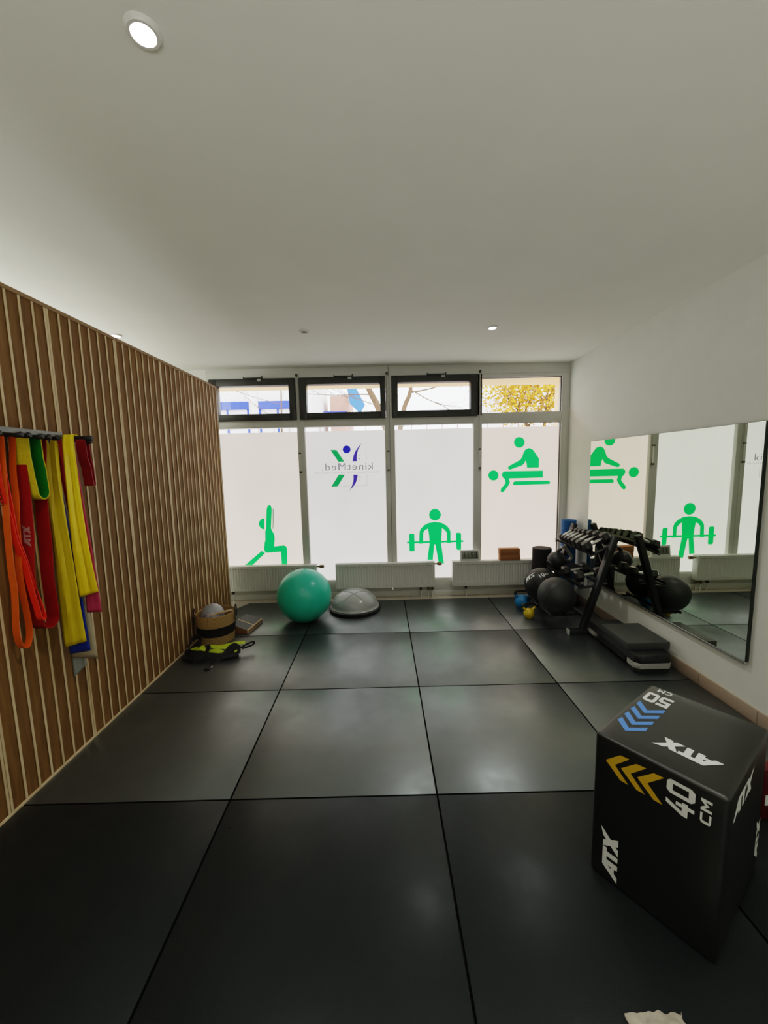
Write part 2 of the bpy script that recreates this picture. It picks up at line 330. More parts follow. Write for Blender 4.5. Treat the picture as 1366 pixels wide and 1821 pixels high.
# ------------------------------------------------------------------ camera
CAM = dict(f=694.44, pitch=6.639, yaw=.1999, roll=1.306, h=1.65)
pi_, ya_, ro_ = R(CAM['pitch']), R(CAM['yaw']), R(CAM['roll'])
fw = Vector((math.sin(ya_) * math.cos(pi_), math.cos(ya_) * math.cos(pi_), -math.sin(pi_)))
rt = fw.cross(Vector((0, 0, 1))).normalized(); up = rt.cross(fw)
r2 = rt * math.cos(ro_) - up * math.sin(ro_); u2 = rt * math.sin(ro_) + up * math.cos(ro_)
cd = bpy.data.cameras.new('camera'); cam = bpy.data.objects.new('camera', cd); C.objects.link(cam)
cam.matrix_world = Matrix(((r2.x, u2.x, -fw.x, 0), (r2.y, u2.y, -fw.y, 0), (r2.z, u2.z, -fw.z, CAM['h']), (0, 0, 0, 1)))
cd.sensor_fit = 'HORIZONTAL'; cd.sensor_width = 36; cd.lens = CAM['f'] * 36 / 1366; cd.clip_start = .05; cd.clip_end = 300
bpy.context.scene.camera = cam

# ------------------------------------------------------------------ the room
XL, XR, YW, YB, HC = -3.4, 2.31, 4.868, -3.6, 2.85
FZ = -.015
struct('floor', MB().box((XL, YB, FZ - .1), (XR, YW + .12, FZ)), M['tile'])
struct('ceiling', MB().box((XL, YB, HC), (XR, YW + .12, HC + .12)), M['ceiling'])
struct('wall_right', MB().box((XR, YB, FZ), (XR + .15, YW + .12, HC)), M['white_wall'])
struct('wall_left', MB().box((XL - .15, YB, FZ), (XL, YW + .12, HC)), M['white_wall'])
struct('wall_back', MB().box((XL, YB - .15, FZ), (XR, YB, HC)), mat('light_damping_paint', (.10, .09, .075), .9, var=.05))  # unseen wall, coloured dark to cut reflections on the jump box
struct('wall_window', MB().box((XL, YW, FZ), (-2.09, YW + .12, HC)), M['white_wall'])
struct('baseboard_right', MB().box((XR - .012, YB, FZ), (XR, YW, .092), .002), M['skirt'])
hd = MB().box((-2.09, YW, 2.735), (.103, YW + .1, HC), .003).box((.107, YW, 2.735), (XR, YW + .1, HC), .003)
struct('trim_1', hd, M['pvc'])
# white panels between glass and floor, with a thin skirting strip
lp = MB()
for a, b in ((-2.09, -.98), (-.976, .108), (.112, 1.19), (1.194, XR)):
    lp.box((a, YW + .002, .062), (b, YW + .08, .2), .003)
lp.box((-2.09, YW - .004, FZ), (XR, YW + .08, .06), .003)
struct('trim_2', lp, M['pvc'])

# windows: one bay each
BAY = [(-2.03, -1.024, 'film1'), (-.934, .048, 'film2'), (.172, 1.141, 'film3'), (1.243, 2.215, 'film4')]
POST = [(-2.09, -2.03), (-1.024, -.934), (.048, .108), (1.141, 1.243), (2.215, XR)]
WIN = []
for i, (a, b, fl) in enumerate(BAY):
    fr = MB(); y0, y1 = YW, YW + .09
    ft = 2.734 if i == 3 else 2.245
    fr.box((POST[i][0] if i != 2 else .112, y0, .2), (a, y1, ft), .003)     # post left of the pane
    if i == 1: fr.box((b, y0, .2), (.108, y1, ft), .003)
    if i == 3: fr.box((b, y0, .2), (XR, y1, ft), .003)
    fr.box((a, y0 + .001, 2.15), (b, y1 - .001, 2.275 if i == 3 else 2.244), .002)
    fr.box((a, y0 + .01, .2), (b, y1 - .001, .215), .003)
    if i == 0: fr.box((-2.09, y0, 2.245), (-2.06, y1, 2.735), .003); fr.box((-1.019, y0, 2.245), (-.98, y1, 2.735), .003)
    if i == 1: fr.box((.068, y0, 2.245), (.108, y1, 2.735), .003)
    if i == 2: fr.box((.112, y0, 2.245), (.14, y1, 2.735), .003); fr.box((1.187, y0, 2.245), (1.241, y1, 2.735), .003)
    if i == 3: fr.box((a, y0 + .001, 2.69), (b, y1 - .001, 2.734), .003)
    w = struct('window_%d' % (i + 1), fr, M['pvc']); WIN.append(w)
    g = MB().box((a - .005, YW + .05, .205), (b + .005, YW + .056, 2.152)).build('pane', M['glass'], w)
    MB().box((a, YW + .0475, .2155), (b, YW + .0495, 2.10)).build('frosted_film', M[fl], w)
    if i < 3:
        sx = [(-2.055, -1.022), (-.977, .066), (.142, 1.185)][i]; gx = [(-1.965, -1.10), (-.888, 0.0), (.216, 1.096)][i]
        gz = (2.318, 2.65); sz = (2.238, 2.732)
        s = MB(); ys = YW - .03
        s.box((sx[0], ys, sz[0]), (gx[0], y1 - .01, sz[1]), .006).box((gx[1], ys, sz[0]), (sx[1], y1 - .01, sz[1]), .006)
        s.box((gx[0], ys + .002, sz[0]), (gx[1], y1 - .01, gz[0]), .006).box((gx[0], ys + .002, gz[1]), (gx[1], y1 - .01, sz[1]), .006)
        sash = s.build('tilting_sash', M['dark_frame'], w)
        MB().box((gx[0] - .005, YW + .04, gz[0] - .005), (gx[1] + .005, YW + .046, gz[1] + .005)).build('sash_pane', M['glass'], sash)
        cx = (sx[0] + sx[1]) / 2 + .03
        MB().box((cx - .12, ys - .012, 2.728), (cx + .10, ys + .004, 2.742), .003).cyl((cx - .12, ys - .006, 2.73), (cx - .12, ys - .006, 2.752), .006).cyl((cx + .10, ys - .006, 2.725), (cx + .10, ys - .006, 2.757), .007).build('scissor_stay', M['dark_frame'], w)
        MB().box((cx + .045, ys - .02, 2.695), (cx + .09, ys + .004, 2.725), .004).build('latch', M['grey_cap'], w)
        # linkage rod and lever on the post right of the sash
        px = [-.998, .087, 1.212][i]
        MB().cyl((px, YW - .012, 1.62), (px, YW - .012, 2.75), .006, seg=10).build('linkage_rod', M['pvc'], w)
        MB().box((px - .008, YW - .035, 1.60), (px + .008, YW - .018, 1.83), .004).build('lever', M['pvc'], w)
        for za_, zb_ in ((1.595, 1.618), (1.825, 1.845), (2.745, 2.775)): MB().box((px - .012, YW - .036, za_), (px + .012, YW - .001, zb_), .005).build('lever_mount', M['dark_frame'], w)
    else:
        MB().box((a - .005, YW + .04, 2.27), (b + .005, YW + .046, 2.695)).build('upper_pane', M['glass'], w)
        g4 = MB()
        for z0, z1 in ((2.275, 2.69), (.215, 2.15)): g4.box((b - .008, YW + .02, z0), (b, YW + .038, z1)).box((a, YW + .02, z1 - .006), (b, YW + .038, z1))
        g4.build('glazing_gasket', M['dark_frame'], w)
struct('trim_3', MB().box((.1035, YW + .02, .2), (.1165, YW + .085, 2.84)), M['dark_frame'])
# decals on the film (outline points in metres along the wall and up it)
DECAL = {"yoga":[[[-1.507,0.8904],[-1.5218,0.8923],[-1.5359,0.8974],[-1.5485,0.9053],[-1.559,0.9158],[-1.5671,0.9283],[-1.5724,0.9423],[-1.5746,0.9573],[-1.5737,0.9725],[-1.5697,0.9872],[-1.5628,1.001],[-1.5532,1.013],[-1.5415,1.0229],[-1.5281,1.0302],[-1.5135,1.0345],[-1.4985,1.0357]],[[-1.4854,0.9073],[-1.4664,1.1486],[-1.4523,1.1861],[-1.4275,1.2026],[-1.4046,1.185],[-1.3999,1.1471],[-1.422,0.9058],[-1.4087,0.8672],[-1.387,0.8266],[-1.3812,0.7741],[-1.3956,0.6693],[-1.2744,0.6787],[-1.2489,0.6711],[-1.2363,0.6479],[-1.2343,0.5862],[-1.2395,0.4182],[-1.3123,0.4199],[-1.315,0.597],[-1.3999,0.592],[-1.4952,0.5872],[-1.5234,0.6073],[-1.5286,0.6373],[-1.5171,0.7161],[-1.5048,0.7508],[-1.4999,0.8641]],[[-1.5575,0.6151],[-1.5163,0.5824],[-1.6864,0.429],[-1.7868,0.4314]]],"yogab":[[[-1.3897,1.1469],[-1.3819,1.1638],[-1.3732,1.1379],[-1.3849,0.9569],[-1.3968,0.8965],[-1.4071,0.8967],[-1.3986,0.9573]]],"bar":[[[0.7388,1.0265],[0.7368,1.0096],[0.7311,0.9937],[0.722,0.9794],[0.71,0.9676],[0.6956,0.9589],[0.6796,0.9536],[0.6627,0.9521],[0.6459,0.9544],[0.63,0.9604],[0.6158,0.9699],[0.6039,0.9822],[0.595,0.9968],[0.5896,1.0131],[0.5878,1.03],[0.5899,1.0469],[0.5956,1.0628],[0.6047,1.077],[0.6168,1.0887],[0.6311,1.0974],[0.6471,1.1026],[0.6639,1.1041],[0.6806,1.1018],[0.6965,1.0959],[0.7107,1.0865],[0.7226,1.0742],[0.7315,1.0596],[0.737,1.0434]],[[0.4635,0.8177],[0.4811,0.8521],[0.5247,0.8981],[0.5852,0.9262],[0.6626,0.9348],[0.7451,0.9241],[0.8086,0.8879],[0.848,0.8434],[0.8617,0.7995],[0.8597,0.6857],[0.8717,0.6591],[0.8129,0.6605],[0.8116,0.7919],[0.7859,0.8275],[0.7516,0.8544],[0.7477,0.7672],[0.7385,0.671],[0.7752,0.3925],[0.7056,0.3942],[0.6656,0.6429],[0.6518,0.6432],[0.6311,0.4387],[0.5599,0.4457],[0.5914,0.6658],[0.5837,0.7711],[0.5724,0.8499],[0.5378,0.8333],[0.5133,0.799],[0.5104,0.694],[0.5048,0.6573],[0.4564,0.6584]],[[0.3029,0.6902],[1.024,0.6906],[1.024,0.666],[0.3025,0.6639]],[[0.3302,0.7806],[0.3425,0.7943],[0.3891,0.7932],[0.3992,0.779],[0.3999,0.5735],[0.3876,0.5597],[0.3442,0.5607],[0.3306,0.5751]],[[0.9272,0.777],[0.9376,0.7907],[0.9842,0.7896],[0.9963,0.7753],[0.9981,0.5768],[0.986,0.563],[0.9495,0.5638],[0.9357,0.5783]]],"mass":[[[1.7883,1.9097],[1.7869,1.8949],[1.7822,1.8809],[1.7743,1.8684],[1.7638,1.858],[1.751,1.8503],[1.7368,1.8457],[1.7217,1.8443],[1.7065,1.8463],[1.6921,1.8516],[1.6791,1.8599],[1.6681,1.8707],[1.6598,1.8836],[1.6546,1.8978],[1.6527,1.9128],[1.6541,1.9276],[1.6589,1.9416],[1.6668,1.954],[1.6773,1.9644],[1.69,1.972],[1.7043,1.9766],[1.7193,1.9779],[1.7344,1.9759],[1.7488,1.9707],[1.7618,1.9625],[1.7727,1.9517],[1.781,1.9389],[1.7863,1.9246]],[[1.7729,1.7796],[1.7954,1.8197],[1.8379,1.84],[1.8847,1.8248],[1.916,1.7852],[1.9735,1.7024],[1.9725,1.5921],[1.8214,1.592],[1.815,1.6456],[1.8017,1.6814],[1.7845,1.6427],[1.7579,1.6237],[1.6149,1.5752],[1.5915,1.5793],[1.5804,1.601],[1.5909,1.6204],[1.7262,1.6903],[1.7526,1.7181]],[[1.4665,1.5071],[1.465,1.4927],[1.4604,1.4792],[1.4528,1.4671],[1.4426,1.4571],[1.4304,1.4497],[1.4167,1.4452],[1.4023,1.4439],[1.3878,1.4459],[1.374,1.451],[1.3616,1.459],[1.3513,1.4694],[1.3434,1.4819],[1.3385,1.4956],[1.3368,1.51],[1.3383,1.5243],[1.343,1.5378],[1.3506,1.5499],[1.3607,1.5598],[1.3729,1.5672],[1.3866,1.5717],[1.401,1.5729],[1.4154,1.571],[1.4291,1.5659],[1.4415,1.558],[1.4519,1.5476],[1.4597,1.5352],[1.4647,1.5214]],[[1.506,1.5097],[1.5129,1.54],[1.5378,1.5573],[2.022,1.5553],[2.026,1.4656],[1.6004,1.4645],[1.6119,1.4175],[1.5997,1.3854],[1.5376,1.302],[1.5124,1.2899],[1.4905,1.3085],[1.4973,1.3373],[1.5542,1.4099],[1.5483,1.4514],[1.5209,1.4771]],[[1.6464,1.406],[1.6659,1.4289],[2.0955,1.4281],[2.1195,1.4095],[2.1147,1.388],[2.0967,1.383],[1.6721,1.3783],[1.6503,1.3879]]],"lgreen":[[[-0.6334,1.8706],[-0.5561,1.8689],[-0.4635,1.7215],[-0.537,1.7215]],[[-0.5387,1.5621],[-0.4609,1.5603],[-0.5563,1.4158],[-0.6387,1.4136]]],"lblue":[[[-0.3803,1.8706],[-0.3819,1.8597],[-0.3859,1.8494],[-0.3921,1.8402],[-0.4002,1.8326],[-0.4098,1.827],[-0.4204,1.8236],[-0.4315,1.8226],[-0.4425,1.8241],[-0.4529,1.828],[-0.4621,1.834],[-0.4697,1.842],[-0.4753,1.8514],[-0.4786,1.8619],[-0.4795,1.8728],[-0.4779,1.8837],[-0.4738,1.894],[-0.4676,1.9031],[-0.4595,1.9107],[-0.4499,1.9163],[-0.4393,1.9197],[-0.4282,1.9207],[-0.4172,1.9192],[-0.4069,1.9154],[-0.3977,1.9093],[-0.3901,1.9014],[-0.3845,1.892],[-0.3811,1.8815]]],"lpurp":[[[-0.3614,1.7232],[-0.3083,1.722],[-0.3071,1.7625],[-0.3034,1.8028],[-0.2867,1.8669],[-0.2364,1.9461],[-0.2782,1.9069],[-0.3206,1.8516],[-0.3468,1.7957]],[[-0.3568,1.5579],[-0.3011,1.5567],[-0.3064,1.5184],[-0.3245,1.4614],[-0.3505,1.4209],[-0.4188,1.3459],[-0.3839,1.4052],[-0.3612,1.4704],[-0.3558,1.5113]]],"lgrey":[[[-0.5437,1.8751],[-0.4869,1.8722],[-0.4867,1.8754],[-0.5435,1.8783]],[[-0.3664,1.8703],[-0.32,1.8701],[-0.32,1.8733],[-0.3664,1.8735]],[[-0.2589,1.8703],[-0.188,1.8711],[-0.1881,1.8744],[-0.2589,1.8735]],[[-0.1913,1.8728],[-0.1893,1.7111],[-0.186,1.7112],[-0.1881,1.8728]],[[-0.1878,1.5606],[-0.1894,1.4131],[-0.1861,1.4131],[-0.1845,1.5606]],[[-0.186,1.4163],[-0.33,1.4172],[-0.3301,1.4139],[-0.1861,1.413]],[[-0.3918,1.4169],[-0.5522,1.4165],[-0.5523,1.4132],[-0.3918,1.4137]],[[-0.2686,1.7939],[-0.2699,1.7902],[-0.2733,1.7879],[-0.2773,1.788],[-0.2805,1.7904],[-0.2816,1.7942],[-0.2803,1.798],[-0.2769,1.8003],[-0.2729,1.8002],[-0.2697,1.7978]],[[-0.2665,1.7535],[-0.268,1.7486],[-0.2717,1.7452],[-0.2766,1.744],[-0.2815,1.7454],[-0.2849,1.749],[-0.2861,1.7539],[-0.2846,1.7587],[-0.2809,1.7622],[-0.276,1.7634],[-0.2712,1.762],[-0.2677,1.7583]],[[-0.2633,1.5296],[-0.2648,1.5248],[-0.2685,1.5213],[-0.2735,1.5201],[-0.2783,1.5215],[-0.2818,1.5252],[-0.283,1.5301],[-0.2815,1.535],[-0.2778,1.5385],[-0.2729,1.5397],[-0.268,1.5383],[-0.2645,1.5346]],[[-0.2719,1.4889],[-0.2733,1.4851],[-0.2766,1.4828],[-0.2807,1.4829],[-0.2839,1.4853],[-0.2851,1.4892],[-0.2837,1.493],[-0.2803,1.4953],[-0.2763,1.4952],[-0.2731,1.4928]]]}
def decal(name, key, m, w, y=YW + .0472):
    mb = MB(); MX = Matrix(((1, 0, 0, 0), (0, 0, -1, y), (0, 1, 0, 0), (0, 0, 0, 1)))   # x right, y up, z towards the room
    for p in DECAL[key]: mb.prism([tuple(q) for q in p], MX, .0006)
    return mb.build(name, m, w)
decal('lunge_pictogram', 'yoga', M['dgreen'], WIN[0]); decal('lunge_pictogram_shadow', 'yogab', M['dshade'], WIN[0])
decal('lifting_pictogram', 'bar', M['dgreen'], WIN[2])
decal('massage_pictogram', 'mass', M['dgreen'], WIN[3])
decal('logo_chevrons', 'lgreen', M['dgreen2'], WIN[1]); decal('logo_dot', 'lblue', M['dblue'], WIN[1]); decal('logo_curves', 'lpurp', M['dpurp'], WIN[1]); decal('logo_frame', 'lgrey', M['dgrey2'], WIN[1])
MIR = Matrix(((-1, 0, 0, 0), (0, 0, -1, YW + .0466), (0, 1, 0, 0), (0, 0, 0, 1)))     # reads the right way round from the street
mb = MB(); mb_off = Matrix.Translation((-.111, 0, 1.617)); flat_text(mb, 'kinetMed.', mb_off @ MIR, w=.634, h=.088, space=1.12); mb.build('logo_lettering', M['dgrey'], WIN[1])
mb = MB(); flat_text(mb, 'PRIVATPRAXIS FÜR PHYSIOTHERAPIE', Matrix.Translation((-.026, 0, 1.576)) @ MIR, w=.811, h=.025, space=1.15); mb.build('logo_subtitle', M['dgrey2'], WIN[1])

# slatted partition, rib fronts at x = -1.845
PX = -1.845; PH = 2.59; PY0, PY1 = -.56, 4.55
wp = struct('wall_partition', MB().box((-1.96, PY0, FZ), (PX - .005, PY1, PH - .002)), M['slat_back'])
sl = MB(); y = 4.535
k = 0
while y > PY0:
    pl = .56
    for j in range(8):
        yy = y - j * (pl - .0155) / 7
        sl.box((PX - .005, yy - .0148, .012), (PX, yy - .0005, PH - .022), .0012, 1)
    y -= pl
so_ = sl.build('slats', M['slat_edge'], wp); so_.data.materials.append(M['slat_back'])
for p_ in so_.data.polygons: p_.material_index = 0 if p_.normal.x > .6 else 1
MB().box((-1.965, PY0, PH - .022), (PX + .003, PY1, PH), .002).build('top_rail', M['rail_wood'], wp)
MB().box((PX - .005, PY0, FZ), (PX, PY1, .011), .002).build('bottom_rail', M['slat_edge'], wp)
MB().box((-1.962, PY1, FZ), (PX - .002, PY1 + .008, PH), .002).build('end_panel', M['pvc'], wp)

# mirror on the right wall
my0, my1, mz0, mz1 = 2.345, 4.295, .36, 1.87; mx = 2.285
t = thing('wall_mirror', 'large frameless wall mirror reflecting the frosted windows, hung low behind the dumbbell rack', 'mirror', (XR, (my0 + my1) / 2, mz0))
o_ = (XR, (my0 + my1) / 2, mz0)
MB().box((mx + .002, my0, mz0), (XR - .001, my1, mz1), .001).build('backing', M['mirror_edge'], t, o_)
MB().add([(mx, my0 + .002, mz0 + .002), (mx, my1 - .002, mz0 + .002), (mx, my1 - .002, mz1 - .002), (mx, my0 + .002, mz1 - .002)], [[0, 1, 2, 3]]).build('mirror_glass', M['mirror'], t, o_)
MB().box((mx - .004, my0, mz0 - .012), (XR - .001, my1, mz0), .001).build('bottom_rail', M['chrome'], t, o_)

# rubber mats
cols = [-1.845, -.802, .2425, 1.287, 2.296]; rows = [4.71, 3.738, 2.766, 1.792, .818, -.156]
cn = ['against the slatted partition', 'second from the slatted partition', 'second from the mirror wall', 'against the mirror wall']
rn = ['row along the radiators', 'second row from the radiators', 'third row from the radiators', 'fourth row from the radiators']
def mat_mesh(x0, x1, y0, y1, cut=False):
    mb = MB(); e = .0048
    def loop(i, z):
        p = [(x0 + i, y0 + i), (x1 - i, y0 + i), (x1 - i, y1 - i)]
        p += [(x0 + i + .16, y1 - i), (x0 + i + .07, y1 - .17)] if cut else [(x0 + i, y1 - i)]
        if cut: p += [(x0 + i, y1 - .33)]
        return [Vector((a, b, z)) for a, b in p]
    mb.ring([loop(.0005, FZ), loop(.0005, -.011), loop(e, -.0008), loop(e + .002, 0)]); return mb
M['mat_edge'] = mat('black_mat_edge', (.004, .004, .004), .9, spec=.1)
def edge_dark(ob):
    ob.data.materials.append(M['mat_edge'])
    for p in ob.data.polygons: p.material_index = 0 if p.normal.z > .9 else 1
    return ob
for j in range(5):
    for i in range(4):
        if j == 4:
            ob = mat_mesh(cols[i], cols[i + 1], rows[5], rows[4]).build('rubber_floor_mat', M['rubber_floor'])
            tag(ob, 'black rubber floor mat directly under the viewer, ' + cn[i], 'floor mat', 'black rubber floor mats')
            continue
        ob = edge_dark(mat_mesh(cols[i], cols[i + 1], rows[j + 1], rows[j], cut=(i == 0 and j == 0)).build('rubber_floor_mat', M['rubber_shaded' if j == 3 else 'rubber_floor']))
        tag(ob, 'square black rubber floor mat, ' + rn[j] + ', ' + cn[i], 'floor mat', 'black rubber floor mats')

# ceiling spotlights
def spotlight(x, y, label, on=True):
    o = (x, y, HC); t = thing('ceiling_spotlight', label, 'spotlight', o, 'recessed ceiling spotlights')
    MB().lathe([(.030, -.002), (.032, -.012), (.040, -.012), (.046, -.004), (.047, 0)], (0, 0, 0), 32, cap0=False, cap1=False).build('trim_ring', M['ring'], t)
    MB().lathe([(.0315, -.004), (.0315, -.0065), (.02, -.0075), (.001, -.008)], (0, 0, 0), 24).build('lens', M['lamp_on' if on else 'lamp_off'], t)
    if on:
        l = bpy.data.lights.new('spot_lamp', 'SPOT'); l.energy = 34; l.spot_size = R(115); l.spot_blend = .8; l.shadow_soft_size = .03; l.color = (1, .97, .91)
        lo = bpy.data.objects.new('spot_lamp', l); C.objects.link(lo); lo.location = (x, y, HC - .03)
spotlight(-.625, 1.218, 'big bright ceiling spotlight far out from the windows, above the middle of the room')
spotlight(-.653, 3.598, 'unlit dark recessed ceiling spotlight in front of the second window', False)
spotlight(1.006, 3.602, 'lit recessed ceiling spotlight in front of the third and fourth windows')
spotlight(-2.306, 3.60, 'lit ceiling spotlight just over the top rail of the slatted partition')
for x, y in ((1.02, 1.1), (-2.3, 1.2), (-2.3, -1.2)):                                 # further lamps of the same grid, out of the picture
    l = bpy.data.lights.new('spot_lamp', 'SPOT'); l.energy = 34; l.spot_size = R(115); l.spot_blend = .8; l.shadow_soft_size = .03; l.color = (1, .97, .91)
    lo = bpy.data.objects.new('spot_lamp', l); C.objects.link(lo); lo.location = (x, y, HC - .03)

# ------------------------------------------------------------------ radiators
def radiator(x0, x1, label):
    z0, z1, yf, yb = .135, .447, 4.76, 4.845; o = ((x0 + x1) / 2, 4.80, 0)
    t = thing('radiator', label, 'radiator', o, 'white panel radiators under the windows')
    n = int((x1 - x0 - .05) / .0333); p = (x1 - x0 - .05) / n
    # corrugated front plate
    prof = [(x0, 0), (x0 + .025, 0)]
    for k in range(n): a = x0 + .025 + k * p; prof += [(a + .25 * p, 0), (a + .4 * p, .007), (a + .6 * p, .007), (a + .75 * p, 0)]
    prof += [(x1 - .025, 0), (x1, 0)]
    mb = MB()
    def row(z, f): return [Vector((x, yf + d * f, z)) for x, d in prof]
    mb.ring([row(z0, 0), row(z0 + .022, 0), row(z0 + .04, 1), row(z1 - .04, 1), row(z1 - .022, 0), row(z1, 0)], False)
    mb.box((x0, yf + .012, z0), (x1, yf + .02, z1)).box((x0, yb - .02, z0), (x1, yb, z1)).build('panel', M['radiator'], t, o)
    for xx in (x0 - .003, x1): MB().box((xx, yf - .002, z0 - .001), (xx + .003, yb + .002, z1 + .003), .001).build('side_cover', M['radiator'], t, o)
    g = MB()
    for k in range(3): yy = yf + .002 + k * .03; g.box((x0, yy, z1 - .002), (x1, yy + .02, z1 + .003), .001)
    k = x0 + .02
    while k < x1: g.box((k, yf + .002, z1 - .004), (k + .006, yb, z1 + .0025)); k += .02
    g.build('top_grille', M['radiator'], t, o)
    MB().box((x0 + .03, yf - .0008, z1 - .037), (x1 - .03, yf + .002, z1 - .030)).build('upper_vent', M['dash_dark'], t, o)
    MB().box((x0 + .03, yf - .0008, z0 + .030), (x1 - .03, yf + .002, z0 + .037)).build('lower_vent', M['dash_light'], t, o)
    vx = x1 + .005
    va = MB().tube([(vx, 4.80, z1 - .025), (vx + .03, 4.80, z1 - .025), (vx + .032, 4.80, z1 - .025)], [.011, .011, .014], 14).build('valve', M['brass'], t, o)
    MB().tube([(vx + .033, 4.80, z1 - .025), (vx + .04, 4.80, z1 - .025), (vx + .085, 4.80, z1 - .025), (vx + .09, 4.80, z1 - .025)], [.017, .021, .021, .016], 16).build('thermostat_head', M['brass'], va, o)
    for fx in (x0 + .17, x1 - .17):
        f = MB().box((fx - .012, 4.79, .09), (fx + .012, 4.83, z0 + .02), .003).build('foot_bracket', M['dark_frame'], t, o)
        MB().cyl((fx + .003, 4.81, FZ), (fx + .003, 4.81, .1), .008, seg=12).build('foot', M['radiator'], f, o)
    v = MB()
    for px in (x1 - .075, x1 - .025): v.cyl((px, 4.80, .085), (px, 4.80, z0 + .002), .012, seg=14).cyl((px - .018, 4.80, .105), (px + .018, 4.80, .105), .010, seg=12)
    v.box((x1 - .09, 4.79, .1), (x1 - .01, 4.81, .112), .003); vb = v.build('valve_block', M['brass'], t, o)
    for px in (x1 - .075, x1 - .025): MB().cyl((px, 4.80, FZ), (px, 4.80, .09), .008, seg=12).build('pipe', M['radiator'], vb, o)
radiator(-2.085, -.846, 'white panel radiator at the partition end, partly hidden by the turquoise ball')
radiator(-.603, .633, 'white panel radiator under the logo and lifter panes, between the other two')
radiator(.865, 2.10, 'white panel radiator carrying the digital clock and cork blocks')

# on the third radiator
RT = .4505
ck = Matrix.Translation((1.084, 4.80, RT)) @ Matrix.Rotation(R(-9), 4, 'X')
t = thing('digital_clock', 'small white digital clock with grey display standing on the radiator', 'clock', (1.084, 4.80, RT)); o = (1.084, 4.80, RT)
MB().box((-.122, -.014, .004), (.122, .012, .136), .006, 3, ck).box((-.122, -.012, .0), (.122, .030, .012), .003, 2, Matrix.Translation((1.084, 4.80, RT))).build('case', M['white_plastic'], t, o)
MB().box((-.102, -.0165, .022), (.102, -.0135, .118), .002, 2, ck).build('display', M['lcd'], t, o)
SEG = {'1': 'bc', '5': 'acdfg', '9': 'abcdfg'}
def seg7(ch, x, w, h, th, z):
    r = {'a': (x, z + h - th, x + w, z + h), 'd': (x, z, x + w, z + th), 'g': (x, z + h / 2 - th / 2, x + w, z + h / 2 + th / 2), 'f': (x, z + h / 2, x + th, z + h), 'e': (x, z, x + th, z + h / 2), 'b': (x + w - th, z + h / 2, x + w, z + h), 'c': (x + w - th, z, x + w, z + h / 2)}
    return [r[s] for s in SEG[ch]]
for ch, x in (('1', -.092), ('1', -.050), ('5', .012), ('9', .056)):
    sg = MB()
    for a, b, c, d in seg7(ch, x, .03, .066, .0075, .038): sg.box((a, -.0175, b), (c, -.016, d), 0, 1, ck)
    sg.build('digit', M['lcd_dark'], t, o)
for z in (.058, .082): MB().box((-.008, -.0175, z), (.000, -.016, z + .008), 0, 1, ck).build('colon_dot', M['lcd_dark'], t, o)
for k, (dz, dx, lb) in enumerate(((0, 0, 'brown cork yoga block lying on the radiator, under its twin'), (.074, -.004, 'brown cork yoga block, upper of two on the radiator'))):
    b = MB().box((-.125, -.045, .0005), (.125, .045, .0735), .004, 2).build('yoga_block', M['cork']); b.location = (1.578 + dx, 4.80, RT + dz); tag(b, lb, 'yoga block', 'cork yoga blocks')

# ------------------------------------------------------------------ balls and dome on the mats
t = thing('exercise_ball', 'big turquoise exercise ball resting on the mats before the radiators', 'exercise ball', (-.868, 4.10, 0))
rb = .29
mb = MB().sphere((0, 0, rb - .004), rb, 56, 36, (1, 1, .99)); mb.build('ball', M['ball_green'], t)
MB().lathe([(.0, rb * 1.985 - .006), (.009, rb * 1.985 - .006), (.009, rb * 1.985 - .0005), (.004, rb * 1.985 + .001), (.0005, rb * 1.985 + .001)][1:], (.0, -.06, -.006)).build('plug', M['ball_green'], t)
t = thing('balance_dome', 'grey half dome balance trainer on a black disc, beside the turquoise ball', 'balance trainer', (-.35, 4.425, 0))
MB().lathe([(.27, 0), (.295, .006), (.30, .022), (.298, .036), (.285, .043), (.25, .043)], (0, 0, 0), 56).build('base', M['black_plastic'], t)
prof = [(.282, .040), (.284, .048), (.272, .056)] + [(.268 * math.cos(a), .052 + .185 * math.sin(a)) for a in [i * PI / 2 / 14 for i in range(1, 14)]] + [(.004, .2372)]
MB().lathe(prof, (0, 0, 0), 56).build('dome', M['dome_grey'], t)
mb = MB()
def dome_pt(x, y): r_ = min(.999, math.hypot(x, y) / .268); return (x, y, .0535 + .185 * math.sqrt(1 - r_ * r_))
for d in (-.09, .09):
    for ang in (R(38), R(-38)):
        pts = []
        for k in range(25):
            s = -.235 + k * .47 / 24; x = s * math.cos(ang) - d * math.sin(ang); y = s * math.sin(ang) + d * math.cos(ang)
            if math.hypot(x, y) < .262: pts.append(dome_pt(x, y))
        mb.tube(pts, .0025, 6)
mb.build('grip_ridges', M['dome_grey'], t)
MB().cyl((.255, -.10, .044), (.262, -.103, .052), .012, .010).build('valve', M['grey_cap'], t)

